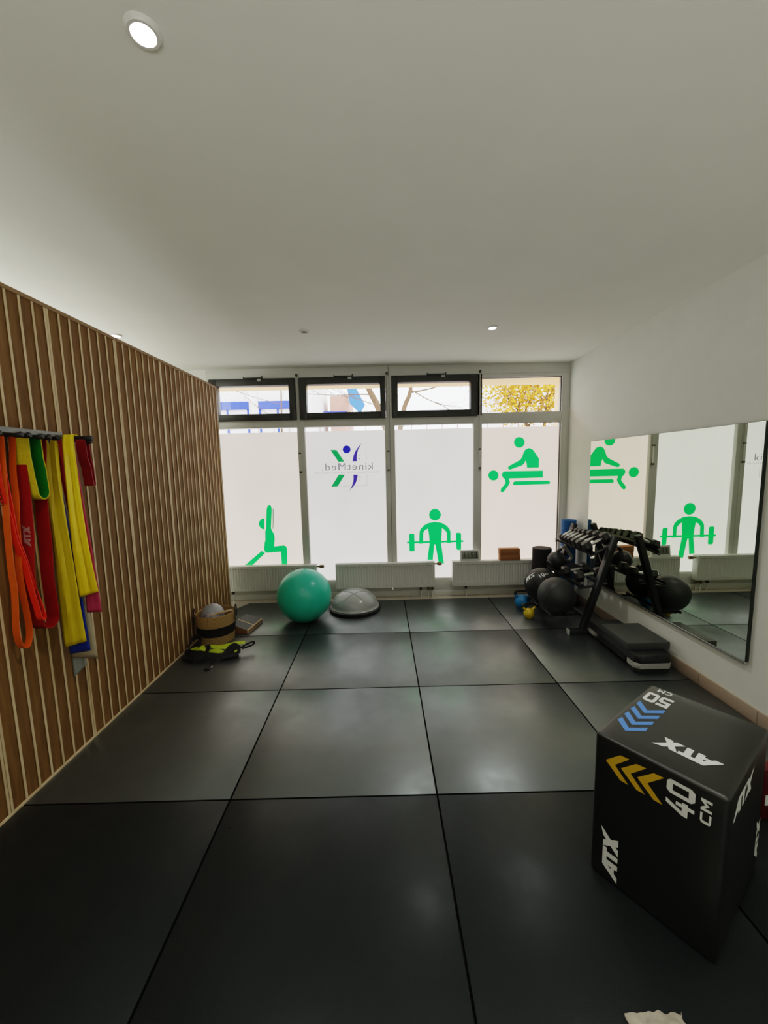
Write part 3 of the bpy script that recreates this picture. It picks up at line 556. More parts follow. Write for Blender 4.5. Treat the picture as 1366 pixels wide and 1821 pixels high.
# ------------------------------------------------------------------ left corner: basket, slant board, suspension straps
bo = (-1.660, 3.695, 0)
t = thing('basket', 'round woven basket with black middle band and dark handles, against the partition', 'basket', bo)
rin = lambda z: .162 + .10 * z - .12 * max(0, z - .2)
def brings(z0, z1, n=6, ri=0): return [(rin(z0 + (z1 - z0) * k / n) - ri, z0 + (z1 - z0) * k / n) for k in range(n + 1)]
def rimz(a): return 0
outer = brings(0, .275, 12)
MB().lathe([(.001, .001)] + outer + [(rin(.275) - .006, .281), (rin(.275) - .012, .275)] + [(r - .012, z) for r, z in outer[::-1] if z > .012] + [(.001, .012)], (0, 0, 0), 48, cap0=False, cap1=False).build('body', M['basket'], t)
MB().lathe([(rin(.08) + .0005, .08)] + [(r + .0025, z) for r, z in brings(.082, .168)] + [(rin(.17) + .0005, .17)], (0, 0, 0), 48, cap0=False, cap1=False).build('black_band', M['basket_black'], t)
for a in (R(200), R(12)):
    q = Matrix.Rotation(a, 4, 'Z'); r_ = rin(.25)
    pts = [(r_ + .004, -.05, .20), (r_ + .008, -.048, .27), (r_ + .006, -.03, .315), (r_ + .004, 0, .328), (r_ + .006, .03, .315), (r_ + .008, .048, .27), (r_ + .004, .05, .20)]
    MB().strip([q @ Vector(p) for p in pts], [q @ Vector((.0, .010, 0)) if k not in (2, 3, 4) else q @ Vector((0.002, 0, .010)) for k in range(7)], .006).build('handle', M['leather'], t)
b = MB().sphere((0, 0, 0), .108).build('small_exercise_ball', M['ball_grey']); b.location = (-1.69, 3.70, .245); tag(b, 'pale grey small gymnastics ball lying in the woven basket', 'exercise ball')
b = MB().sphere((0, 0, 0), .034, 20, 14).build('massage_ball', M['pink_grey']); b.location = (-1.685, 3.575, .262); tag(b, 'little mauve grey massage ball in the basket before the bigger ball', 'massage ball')
b = MB().cyl((-.10, -.045, 0), (.12, .055, .02), .011, .011, 14).build('massage_stick', M['ply']); b.location = (-1.605, 3.635, .274); tag(b, 'pale wooden stick lying across the front rim of the woven basket', 'stick')
# slant board: wedge falling towards the room
so = (-1.385, 3.785, 0)
t = thing('slant_board', 'wooden wedge slant board with grey grip surface, behind the basket', 'slant board', so, rotz=R(-10))
xa, xb_, ya2, yb2 = -.185, 0, 0, .30; za, zb = .088, .030
zl_ = lambda x: za + (zb - za) * (x - xa) / (xb_ - xa)
SM = lambda y: Matrix(((1, 0, 0, 0), (0, 0, 1, y), (0, 1, 0, 0), (0, 0, 0, 1)))
for y in (ya2, yb2 - .014): MB().prism([(xa, 0), (xb_, 0), (xb_, zb), (xa, za)], SM(y), .014).build('side_board', M['ply_brown'], t)
MB().prism([(xa, za - .012), (xb_, zb - .012), (xb_, zb + .001), (xa, za + .001)], SM(ya2 + .0145), yb2 - ya2 - .029).build('top_board', M['ply_brown'], t)
for y0, y1 in ((ya2 + .002, .128), (.143, yb2 - .002)):
    MB().prism([(xa + .004, za + .0012), (xb_ - .014, zl_(xb_ - .014) + .0012), (xb_ - .014, zl_(xb_ - .014) + .0035), (xa + .004, za + .0035)], SM(y0), y1 - y0).build('grip_sheet', M['grip_grey'], t)
MB().prism([(xa, za + .0012), (xb_ - .014, zl_(xb_ - .014) + .0012), (xb_ - .014, zl_(xb_ - .014) + .006), (xa, za + .006)], SM(.129), .013).build('middle_batten', M['ply'], t)
MB().box((xb_ - .013, ya2 - .002, 0), (xb_, yb2 + .002, zb + .014), .003).build('stop_batten', M['ply'], t)
# heap of suspension straps
to = (-1.52, 3.33, 0)
t = thing('suspension_trainer', 'heap of neon yellow and black suspension training straps on the mat', 'suspension trainer', to)
def wav(pts, n=40):
    """smooth curve through points"""
    P_ = [Vector(p) for p in pts]; out = []
    for i in range(len(P_) - 1):
        p0 = P_[max(i - 1, 0)]; p1 = P_[i]; p2 = P_[i + 1]; p3 = P_[min(i + 2, len(P_) - 1)]
        m_ = max(3, n // (len(P_) - 1))
        for k in range(m_):
            u_ = k / m_
            out.append(.5 * ((2 * p1) + (-p0 + p2) * u_ + (2 * p0 - 5 * p1 + 4 * p2 - p3) * u_ ** 2 + (-p0 + 3 * p1 - 3 * p2 + p3) * u_ ** 3))
    out.append(P_[-1]); return out
def strap(pts, m, nm, w=.019, th=.003, tilt=(0, .3, 1)):
    tv = Vector(tilt).normalized() * w
    MB().strip(wav(pts), tv, th).build(nm, M[m], t, to)
strap([(-1.76, 3.36, .045), (-1.68, 3.34, .075), (-1.60, 3.345, .085), (-1.50, 3.35, .078), (-1.42, 3.36, .09), (-1.34, 3.37, .10), (-1.28, 3.40, .09)], 'neon', 'yellow_strap', .013, .003, (0, .8, 1))
strap([(-1.72, 3.33, .05), (-1.64, 3.30, .085), (-1.55, 3.31, .06), (-1.47, 3.32, .085), (-1.40, 3.33, .07)], 'neon', 'yellow_strap', .013, .003, (0, .7, 1))
strap([(-1.56, 3.28, .03), (-1.50, 3.29, .06), (-1.45, 3.30, .055), (-1.40, 3.28, .02)], 'neon', 'yellow_strap', .016, .003, (0, .5, 1))
strap([(-1.36, 3.33, .015), (-1.34, 3.30, .05), (-1.32, 3.31, .06)], 'neon', 'yellow_strap', .008, .003, (0, .5, 1))
strap([(-1.80, 3.40, .05), (-1.77, 3.44, .12), (-1.70, 3.42, .14), (-1.66, 3.36, .10), (-1.70, 3.28, .03)], 'webbing', 'black_strap', .022)
strap([(-1.78, 3.30, .02), (-1.72, 3.24, .05), (-1.62, 3.23, .045), (-1.52, 3.24, .05), (-1.44, 3.25, .04), (-1.36, 3.30, .045), (-1.30, 3.33, .05)], 'webbing', 'black_strap', .024)
strap([(-1.80, 3.34, .02), (-1.70, 3.27, .07), (-1.58, 3.26, .03), (-1.46, 3.27, .035), (-1.32, 3.30, .02)], 'webbing', 'black_strap', .02)
strap([(-1.62, 3.20, .012), (-1.56, 3.27, .09), (-1.60, 3.34, .10), (-1.64, 3.38, .04)], 'webbing', 'black_strap', .022, .003, (1, 0, .3))
strap([(-1.44, 3.24, .02), (-1.38, 3.29, .085), (-1.34, 3.33, .085), (-1.31, 3.36, .04)], 'webbing', 'black_strap', .03)
MB().tube(wav([(-1.31, 3.37, .055), (-1.26, 3.40, .075), (-1.215, 3.42, .085), (-1.205, 3.425, .07), (-1.23, 3.41, .055), (-1.30, 3.37, .045)]), .008, 10).build('handle_loop', M['foam_black'], t, to)
MB().cyl((-1.43, 3.25, .022), (-1.31, 3.31, .022), .021).build('foam_grip', M['foam_black'], t, to)
MB().cyl((-1.78, 3.27, .022), (-1.66, 3.22, .022), .021).build('foam_grip', M['foam_black'], t, to)
MB().cyl((-1.80, 3.38, .025), (-1.70, 3.30, .03), .024).build('foam_grip', M['foam_black'], t, to)
MB().tube(wav([(-1.49, 3.25, .01), (-1.50, 3.19, .006), (-1.485, 3.15, .006), (-1.50, 3.11, .006)]), .004, 8).build('cord', M['webbing'], t, to)
MB().box((-1.515, 3.075, .0), (-1.47, 3.105, .016), .005).build('buckle', M['black_plastic'], t, to)
MB().cyl((-1.475, 3.112, .006), (-1.465, 3.125, .008), .008).build('buckle_pin', M['chrome'], t, to)

# ------------------------------------------------------------------ dumbbell rack
YN, YF = 3.60, 4.385
ro = (2.02, 4.0, 0)
t = thing('dumbbell_rack', 'black three-tier steel dumbbell rack with slanting uprights before the mirror', 'rack', ro)
for y in (YN, YF):
    MB().box((1.765, y - .03, 0), (2.27, y + .03, .055), .004).build('foot', M['black_metal'], t, ro)
    MB().box((1.757, y - .0305, -.0), (1.767, y + .0305, .056), .003).build('foot_cap', M['grey_cap'], t, ro)
    MB().beam((1.90, y, .055), (2.180, y, .955), .05, .062, (0, 1, 0), .004).build('upright', M['black_metal'], t, ro)
def shelf(c, tilt, half, nm, lip=.02):
    d = Vector((math.cos(tilt), 0, math.sin(tilt))); n = Vector((-d.z, 0, d.x)); c = Vector((c[0], 0, c[1]))
    p = lambda a, b: ((c + d * a + n * b).x, (c + d * a + n * b).z)
    MX = Matrix(((1, 0, 0, 0), (0, 0, 1, YN + .026), (0, 1, 0, 0), (0, 0, 0, 1)))
    L_ = YF - YN - .052
    MB().prism([p(-half, lip), p(-half + .004, lip), p(-half + .004, 0), p(-half, -.012)], MX, L_).prism([p(-half, -.004), p(-half + .05, -.004), p(-half + .05, 0), p(-half, 0)], MX, L_).prism([p(half - .07, -.004), p(half, -.004), p(half, 0), p(half - .07, 0)], MX, L_).prism([p(half - .004, 0), p(half, 0), p(half, lip), p(half - .004, lip)], MX, L_).build(nm, M['black_metal'], t, ro)
    for y in (YN, YF):
        a = c + d * (-half); b = c + d * half
        MB().beam((a.x, y + (.026 if y == YN else -.026), a.z - .02), (b.x, y + (.026 if y == YN else -.026), b.z - .02), .012, .04, (0, 1, 0), .002).build('shelf_bracket', M['black_metal'], t, ro)
TT = R(26)
shelf((2.07, .835), TT, .125, 'upper_shelf'); shelf((2.00, .488), R(9), .135, 'middle_shelf')
for x in (1.65, 1.79): MB().tube([(x, YN + .10, .15), (x, YF - .06, .15)], .014, 14).build('ball_rail', M['black_metal'], t, ro)
MB().box((1.925, YN + .028, .135), (1.955, YF - .028, .165), .003).build('rear_rail', M['black_metal'], t, ro)
for y in (YN + .16, YF - .10): MB().beam((1.64, y, .132), (1.94, y, .14), .024, .022, (0, 1, 0), .003).build('ball_arm', M['black_metal'], t, ro)

# hex dumbbells, rear head up the slope
def hexhead(mb, c, ax, r, L_):
    ax = Vector(ax).normalized(); x = Vector((0, 1, 0)); z = ax.cross(x); c = Vector(c)
    def rg(s, o): return [c + ax * o + (x * math.cos(k * PI / 3 ) + z * math.sin(k * PI / 3 )) * r * s for k in range(6)]
    mb.ring([rg(.70, -L_ / 2), rg(.97, -L_ / 2 + .012), rg(1, -L_ / 2 + .018), rg(1, L_ / 2 - .018), rg(.97, L_ / 2 - .012), rg(.70, L_ / 2)])
def dumbbell(y, r, hl, gap, tilt, shelf_c, label, group):
    d = Vector((math.cos(tilt), 0, math.sin(tilt))); n = Vector((-d.z, 0, d.x))
    c = Vector((shelf_c[0], y, shelf_c[1])) + n * (r * .868 + .001)
    t = thing('hex_dumbbell', label, 'dumbbell', c, group)
    for s in (-1, 1):
        mb = MB(); hexhead(mb, d * s * (gap / 2 + hl / 2), d, r, hl); mb.build('head', M['black_urethane'], t, auto=20)
    MB().tube([d * (gap * (k / 10 - .5)) for k in range(11)], [.0145 + .003 * math.sin(k * PI / 10) for k in range(11)], 14).build('handle', M['chrome'], t)
    return t
topn = ['largest', 'second largest', 'third largest', 'fourth largest', 'fifth largest', 'second smallest', 'smallest']
for k, (y, r, hl, gap) in enumerate(((3.69, .058, .075, .115), (3.815, .055, .070, .113), (3.93, .050, .064, .112), (4.035, .046, .058, .112), (4.13, .041, .052, .11), (4.215, .036, .046, .11), (4.295, .033, .042, .11))):
    dumbbell(y, r, hl, gap, TT, (2.07, .835), 'black hex dumbbell with chrome handle on the top shelf, ' + topn[k] + ' there', 'hex dumbbells on the top shelf')
dumbbell(3.75, .060, .078, .115, R(9), (2.03, .4925), 'black hex dumbbell on the middle shelf, behind the near slanting upright', 'hex dumbbells on the middle shelf')
dumbbell(3.95, .060, .078, .115, R(9), (1.995, .488), 'black hex dumbbell on the middle shelf, beside the black kettlebell', 'hex dumbbells on the middle shelf')

# kettlebells
def kettlebell(r, hw, H, rh, body, grip, label, loc, M2=None, horn=None):
    t = thing('kettlebell', label, 'kettlebell', loc)
    if M2: t.rotation_euler = M2
    prof = [(.001, 0), (r * .55, 0), (r * .62, .003)]
    cz = r * .93
    prof += [(r * math.cos(a), cz + r * math.sin(a)) for a in [R(d) for d in range(-52, 86, 8)]] + [(.002, cz + r)]
    MB().lathe(prof, (0, 0, 0), 40).build('bell', M[body], t)
    z1 = cz + r * .55; zt = H - rh
    pts = [(-r * .55, 0, z1 - r * .1), (-r * .75, 0, z1 + (zt - z1) * .15), (-hw * .98, 0, z1 + (zt - z1) * .55)]
    up_ = [(-hw * .98, 0, z1 + (zt - z1) * .5), (-hw, 0, z1 + (zt - z1) * .72), (-hw * .86, 0, zt - .006), (-hw * .6, 0, zt), (0, 0, zt + .001)]
    full = up_ + [(-p[0], p[1], p[2]) for p in up_[::-1][1:]]
    for s in (1, -1):
        MB().tube(wav([(s * p[0], p[1], p[2]) for p in pts], 12), [rh * 1.35 - rh * .3 * k / 12 for k in range(13)], 14).build('horn', M[horn or body], t)
    MB().tube(wav(full, 32), rh, 14).build('grip', M[grip], t)
    return t
kettlebell(.083, .080, .225, .0155, 'kb_blue', 'kb_grip', 'blue kettlebell with dark handle on the mat, behind the yellow one', (1.575, 4.31, 0), (0, 0, R(-6)))
kettlebell(.056, .072, .165, .012, 'kb_yellow', 'kb_grip', 'small yellow kettlebell with dark handle on the mat, in front of the blue', (1.545, 4.03, 0), (0, 0, R(4)))
kettlebell(.098, .085, .27, .017, 'kb_black', 'kb_steel', 'black iron kettlebell with bare steel handle tipped over on the middle shelf', (1.845, 4.235, .520), (R(0), R(56), R(4)))

# medicine balls in the lower tier
def sphere_paint(mb, polys_or_faces, c, r, dirv, upv):
    dirv = Vector(dirv).normalized(); x = Vector(upv).cross(dirv).normalized(); y = dirv.cross(x)
    vs, fs = polys_or_faces
    mb.add([Vector(c) + (dirv * r + x * a + y * b).normalized() * (r + .0024) for a, b in vs], fs)
def polys_to_vf(polys, s, ox, oy, rot=0):
    vs = []; fs = []
    for p in polys:
        fs.append([len(vs) + k for k in range(len(p))]); vs += [((x - ox) * s, (y - oy) * s) for x, y in p]
    return vs, fs
def med_ball(c, label, marks):
    r = .18; t = thing('medicine_ball', label, 'medicine ball', c, 'black medicine balls in the rack')
    MB().sphere((0, 0, 0), r, 48, 32).build('ball', M['black_rubber'] if marks else M['slab_ball'], t)
    for ax in (0, 1):
        q = Matrix.Rotation(R(35 + 70 * ax), 4, 'Z') @ Matrix.Rotation(R(25), 4, 'X')
        MB().tube([q @ Vector((r * math.cos(a * PI / 32), 0, r * math.sin(a * PI / 32))) for a in range(64)], .0016, 6, True).build('seam', M['webbing'], t)
    if marks:
        mb = MB(); sphere_paint(mb, polys_to_vf(LOGO, .048, 1.6, .5), (0, 0, 0), r, (-.83, -.20, .50), (-.1, 0.75, .5)); mb.build('printed_logo', M['print_white'], t)
        vs, fs = text_polys('10', .07, .001); w_ = max(v[0] for v in vs); mb = MB(); sphere_paint(mb, ([(x - w_ / 2, y) for x, y in vs], fs), (0, 0, 0), r, (-.24, -.70, .66), (-.42, .2, .87))
        vs, fs = text_polys('KG', .03, .0003); mb2 = mb; sphere_paint(mb2, ([(x + w_ / 2 + .006, y + .006) for x, y in vs], fs), (0, 0, 0), r, (-.24, -.70, .66), (-.42, .2, .87)); mb.build('printed_weight', M['print_white'], t)
    return t
M['slab_ball'] = mat('charcoal_ball_cover', (.030, .033, .034), .5, var=.1, scale=30)
cz = .15 + math.sqrt((.18 + .014) ** 2 - .07 ** 2)
med_ball((1.72, 3.775, cz), 'plain charcoal medicine ball in the bottom of the rack, beside the near upright', False)
med_ball((1.72, 4.140, cz), 'black medicine ball printed with white logo and 10, behind the plain one', True)

# foam roller and blue mat in the corner
b = MB().lathe([(.03, .0), (.104, .0), (.11, .006), (.11, .634), (.104, .64), (.03, .64)], (0, 0, 0), 44).build('rolled_exercise_mat', M['foam_black'], None); b.location = (1.905, 4.60, 0); tag(b, 'thick black foam roll standing upright between radiator and rack', 'foam roll')
bl = (2.195, 4.56, 0)
t = thing('rolled_blue_mat', 'bright blue foam mat rolled up and standing in the window corner', 'exercise mat', bl)
sp = []
for k in range(150): a = k * .22; r_ = .018 + .0019 * a; sp.append((r_ * math.cos(a), r_ * math.sin(a)))
mb = MB(); hh = .975
inn = []
for k in range(len(sp)):
    a = k * .22; r_ = .018 + .0019 * a + .0102; inn.append((r_ * math.cos(a), r_ * math.sin(a)))
rings = [[Vector((*sp[k], 0)), Vector((*inn[k], 0)), Vector((*inn[k], hh)), Vector((*sp[k], hh))] for k in range(len(sp))]
mb.ring(rings); mb.build('mat_roll', M['mat_blue'], t)

# ------------------------------------------------------------------ step with slab
so = (2.08, 3.21, 0)
t = thing('step_platform', 'black aerobic step with light grey corner risers, along the mirror wall', 'step', so)
sx0, sx1, sy0, sy1 = 1.935, 2.232, 2.855, 3.585
def octo(mb, x0, x1, y0, y1, z0, z1, c, ins=.0, b=.006):
    def lp(i, z): return [Vector((a, bb, z)) for a, bb in ((x0 + i, y0 + c), (x0 + c, y0 + i), (x1 - c, y0 + i), (x1 - i, y0 + c), (x1 - i, y1 - c), (x1 - c, y1 - i), (x0 + c, y1 - i), (x0 + i, y1 - c))]
    mb.ring([lp(b, z0), lp(0, z0 + b), lp(ins, z1 - b), lp(ins + b, z1)])
mb = MB(); octo(mb, sx0, sx1, sy0, sy1, .085, .150, .035, .006); mb.build('deck', M['step_black'], t, so)
mb = MB(); octo(mb, sx0 + .01, sx1 - .01, sy0 + .16, sy1 - .16, .03, .088, .01); mb.build('underside', M['step_black'], t, so)
for y0, y1 in ((sy0, sy0 + .15), (sy1 - .15, sy1)):
    mb = MB(); octo(mb, sx0 + .002, sx1 - .002, y0 + .001, y1, .04, .0855, .032, 0, .003); mb.build('riser', M['step_grey'], t, so)
    mb = MB(); octo(mb, sx0 + .008, sx1 - .008, y0 + .008, y1, 0, .041, .032, 0, .004); mb.build('riser_base', M['step_black'], t, so)
b = MB().box((-.17, -.195, 0), (.17, .195, .058), .004, 2).build('balance_pad', M['slab']); b.location = (2.098, 3.15, .1505); tag(b, 'charcoal foam slab lying on top of the black step', 'foam slab')

# ------------------------------------------------------------------ jump box
ang = R(36); uu = Vector((math.cos(ang), math.sin(ang), 0)); vv = Vector((uu.y, -uu.x, 0)); A_ = Vector((.815, 1.418, 0)); LU, LV, HB = .54, .405, .60
MBX = Matrix(((uu.x, vv.x, 0, A_.x), (uu.y, vv.y, 0, A_.y), (0, 0, 1, 0), (0, 0, 0, 1)))     # local s, t, z (mirrored handedness, used for points only)
bo = A_ + uu * LU / 2 + vv * LV / 2
t = thing('jump_box', 'big black padded jump box with white, blue and gold prints', 'jump box', bo)
bm_ = bmesh.new(); bmesh.ops.create_cube(bm_, size=1); bm_.transform(Matrix.Translation((LU / 2, LV / 2, HB / 2)) @ Matrix.Diagonal((LU, LV, HB, 1)))
bmesh.ops.subdivide_edges(bm_, edges=bm_.edges[:], cuts=6, use_grid_fill=True)
bmesh.ops.bevel(bm_, geom=[e for e in bm_.edges if len(e.link_faces) == 2 and e.calc_face_angle(0) > 1], offset=.014, segments=4, profile=.5, affect='EDGES')
bm_.verts.index_update()
MB().bm(bm_, MBX).build('cover', M['box_cover'], t, bo)
E_ = .0009
def on_top(s, tt): return MBX @ Vector((s, tt, HB + E_))
def on_front(tt, z): return MBX @ Vector((-E_, tt, z))
def on_right(s, z): return MBX @ Vector((s, LV + E_, z))
def pr(name, polys, fn, m):
    mb = MB()
    for p in polys: mb.add([fn(*q) for q in p], [list(range(len(p)))], False)
    mb.build(name, M[m], t, bo)
def place(polys, w, h, fn2): 
    """unit-height letter polygons scaled to w (3.3 units) by h and mapped by fn2(x, y)"""
    return [[fn2(x * w, y * h) for x, y in p] for p in polys]
for k in range(4):
    d = .0595 * k
    pr('printed_chevron', [[(.091 + d, .071), (.122 + d, .071), (.172 + d, .026), (.141 + d, .022)], [(.091 + d, .071), (.151 + d, .120), (.181 + d, .118), (.122 + d, .071)]], on_top, 'print_blue')
pr('printed_number', place(DIG['5'], .060, .088, lambda x, y: (.462 - y, .118 - x)) + place(DIG['0'], .062, .088, lambda x, y: (.462 - y, .068 - x)), on_top, 'print_white')
pr('printed_unit', place(CM, .052 / 1.65, .030, lambda x, y: (.520 - y, .094 - x)), on_top, 'print_white')
pr('printed_logo', place(LOGO, .195 / 3.3, .062, lambda x, y: (.170 - y, .353 - x)), on_top, 'print_white')
for k in range(3):
    d = .0545 * k
    pr('printed_chevron', [[(.043 + d, .506), (.093 + d, .556), (.125 + d, .559), (.076 + d, .506)], [(.043 + d, .506), (.076 + d, .506), (.125 + d, .456), (.097 + d, .456)]], on_front, 'print_gold')
pr('printed_number', place(DIG['4'], .062, .080, lambda x, y: (.322 - y, .458 + x)) + place(DIG['0'], .068, .080, lambda x, y: (.322 - y, .518 + x)), on_front, 'print_white')
pr('printed_unit', place(CM, .085 / 1.65, .029, lambda x, y: (.366 - y, .476 + x)), on_front, 'print_white')
pr('printed_logo', place(LOGO, .205 / 3.3, .055, lambda x, y: (.102 - y, .018 + x)), on_front, 'print_white')
pr('printed_logo', place(LOGO, .26 / 3.3, .066, lambda x, y: (.062 + x, .478 + y)), on_right, 'print_white')
pr('printed_logo', place(LOGO, .20 / 3.3, .055, lambda x, y: (.53 - y, .045 + x)), on_right, 'print_white')
# red box at the edge of the picture, behind the jump box
ro2 = (1.87, 1.635, 0)
t = thing('red_carton', 'dark red carton with white print on the mat, beyond the jump box', 'carton', ro2)
MB().box((1.70, 1.605, 0), (2.05, 1.665, .25), .006, 2).build('box', M['red_box'], t, ro2)
MB().box((1.712, 1.6035, .075), (1.80, 1.606, .125)).build('printed_strip', M['print_white'], t, ro2)
# crumpled cloth at the lower edge
mb = MB(); nx, ny = 26, 20; vs = []; 
for j in range(ny + 1):
    for i in range(nx + 1):
        x = i / nx; y = j / ny
        e_ = min(1, 5 * min(x, 1 - x, y, 1 - y) + .15)
        ed = .02 * noise.noise((x * 5, y * 5, 3)); z = .004 + e_ * (.016 + .03 * abs(noise.noise((x * 4.2, y * 3.6, 1.3))))
        vs.append((.69 + .17 * x + ed, .80 + .185 * y + .02 * noise.noise((x * 6, 2, y)), z))
fs = [[j * (nx + 1) + i, j * (nx + 1) + i + 1, (j + 1) * (nx + 1) + i + 1, (j + 1) * (nx + 1) + i] for j in range(ny) for i in range(nx)]
o_ = mb.add([v for v in vs] + [(v[0], v[1], max(.0005, v[2] - .004)) for v in vs], fs + [[q + len(vs) for q in f][::-1] for f in fs]).build('cloth', M['cloth']); tag(o_, 'crumpled beige cloth on the mat at the bottom edge, left of the jump box', 'cloth')

# ------------------------------------------------------------------ band rack and bands
WX = -1.842
to = (WX, 2.0, 1.86)
t = thing('band_rack', 'grey steel wall rail with black pegs, screwed to the slatted partition', 'wall rack', to)
MB().box((-1.712, 1.30, 1.842), (-1.692, 2.122, 1.868), .003).build('front_rail', M['steel'], t, to)
MB().box((WX, 1.30, 1.828), (WX + .012, 2.42, 1.850), .003).build('wall_rail', M['steel'], t, to)
PEG = [1.40, 1.56, 1.66, 1.765, 1.872, 1.915, 1.985, 2.030, 2.085, 2.152, 2.370]
for y in PEG:
    xe = {2.152: -1.585, 2.370: -1.748}.get(y, -1.706)
    pg = MB().tube([(WX + .008, y, 1.842), (xe, y, 1.842)], .009, 12).build('peg', M['black_plastic'], t, to)
    MB().tube([(xe - .012, y, 1.838), (xe + .02, y, 1.838), (xe + .026, y, 1.838)], [.014, .014, .009], 14).build('peg_cap', M['black_plastic'], pg, to)
BX = WX + .027                                                            # wall-side edge of the hanging bands
def loop_band(name, m, label, top, yf, yb, zbot, w, x0=BX, th=.004, bulge=1.0, sway=None, group=None, ztop=1.841, txt=None, wbot=None):
    """closed band over a peg: one strand towards the viewer (yf list from top to bottom), one behind (yb list), round bottom"""
    n = 28; pts = []; hw = []
    def at(l, u): 
        x = u * (len(l) - 1); i = min(int(x), len(l) - 2); f = x - i; f = f * f * (3 - 2 * f); return l[i] * (1 - f) + l[i + 1] * f
    cy = (yf[-1] + yb[-1]) / 2; rb_ = abs(yb[-1] - yf[-1]) / 2; zl = zbot + rb_ * bulge
    for k in range(n): u = k / (n - 1); pts.append((at(yf, u), ztop + (zl - ztop) * u))
    for k in range(1, 12): a = PI + PI * k / 12; pts.append((cy + rb_ * math.cos(a), zl + rb_ * bulge * math.sin(a)))
    for k in range(n): u = 1 - k / (n - 1); pts.append((at(yb, u), ztop + (zl - ztop) * u))
    cy = (yf[0] + yb[0]) / 2; rt_ = abs(yb[0] - yf[0]) / 2
    for k in range(1, 8): a = PI * k / 8; pts.append((cy + rt_ * math.cos(a), ztop + min(rt_, .0125) * math.sin(a)))
    mb = MB(); rings = []
    N = len(pts)
    for i, (y, z) in enumerate(pts):
        a = Vector((0, *pts[i - 1])); b = Vector((0, *pts[(i + 1) % N])); tt = (b - a).normalized(); nn = Vector((0, -tt.z, tt.y)) * th / 2
        u = (ztop - z) / (ztop - zbot); ww = w + ((wbot or w) - w) * u
        s_ = x0 + (sway or 0) * max(0, u - .15) ** 1.5 + .004 * math.sin(z * 9 + y * 20)
        rings.append([Vector((s_, y, z)) - nn, Vector((s_ + ww, y, z)) - nn, Vector((s_ + ww, y, z)) + nn, Vector((s_, y, z)) + nn])
    mb.ring(rings, True, False, False, True)
    o = mb.build(name, M[m]); tag(o, label, 'resistance band', group or 'bands hanging on the partition'); return o
def band_text(polys, x0, w, y, z0, h, parent, m, nm):
    """letters read upwards on the viewer-facing strand"""
    mb = MB()
    for p in polys: mb.add([(x0 + w * (1 - yy), y(z0 + xx * h), z0 + xx * h) for xx, yy in p], [list(range(len(p)))], False)
    return mb.build(nm, M[m], parent)
bright = loop_band('resistance_band', 'band_bright', 'bright red-orange long loop band with dark lettering, tangled behind the orange one', 0, [1.855, 1.850, 1.874, 1.905, 1.912], [1.89, 1.880, 1.884, 1.915, 1.938], .915, .030, x0=BX - .004, sway=.07, bulge=1.8)
orange = loop_band('resistance_band', 'band_orange', 'orange long loop band reaching lowest, its open end hanging as a loop', 0, [1.885, 1.862, 1.856, 1.848, 1.828], [1.945, 1.918, 1.902, 1.888, 1.895], .795, .032, x0=BX + .004, bulge=3.0)
red = loop_band('resistance_band', 'band_red', 'wide dark red loop band with pale logo on its front strand', 0, [1.965, 1.95, 1.94, 1.922, 1.932], [2.075, 2.055, 2.038, 2.025, 2.035], .85, .066, th=.005, bulge=.9)
def ystr(l, z, ztop=1.841, zl=.90):
    u = min(1, max(0, (ztop - z) / (ztop - zl))); x = u * (len(l) - 1); i = min(int(x), len(l) - 2); f = x - i; f = f * f * (3 - 2 * f); return l[i] * (1 - f) + l[i + 1] * f
band_text([[(x / 3.3, y) for x, y in p] for p in LOGO], BX + .018, .036, lambda z: ystr([1.965, 1.95, 1.94, 1.922, 1.932], z) - .0045, 1.29, .115, red, 'text_pale', 'printed_logo')
def font_strip(txt, x0, w, y, z0, L_, parent, m, nm, bold=.01):
    vs, fs = text_polys(txt, 1, bold); a = min(v[0] for v in vs); b = max(v[0] for v in vs); c = min(v[1] for v in vs); d = max(v[1] for v in vs)
    mb = MB(); mb.add([(x0 + w * (1 - (q - c) / (d - c)), y(z0 + (p - a) / (b - a) * L_), z0 + (p - a) / (b - a) * L_) for p, q in vs], fs, False); return mb.build(nm, M[m], parent)
font_strip('BLACKROLL', BX + .003, .018, lambda z: ystr([1.855, 1.850, 1.874, 1.905, 1.912], z, zl=.94) - .0042, 1.47, .15, bright, 'text_dark', 'printed_lettering')
mini = loop_band('mini_band', 'band_lime', 'short mustard yellow fabric loop band with green lining', 0, [1.952, 1.952, 1.958, 1.966], [2.018, 2.022, 2.034, 2.038], 1.525, .080, x0=BX + .012, th=.005, bulge=1.1)
loop_in = loop_band('lining', 'band_green', None, 0, [1.9560, 1.956, 1.962, 1.970], [2.0138, 2.0178, 2.0298, 2.0338], 1.5295, .0795, x0=BX + .0125, th=.002, bulge=1.1, ztop=1.8395)
loop_in.parent = mini
for k_ in ('label', 'category', 'group'):
    if k_ in loop_in: del loop_in[k_]
wine = loop_band('mini_band', 'band_wine', 'short wine red loop band alone on the end peg, beside the bright yellow band', 0, [2.356, 2.362, 2.385, 2.395], [2.385, 2.388, 2.404, 2.410], 1.575, .058, x0=BX + .004, th=.004)
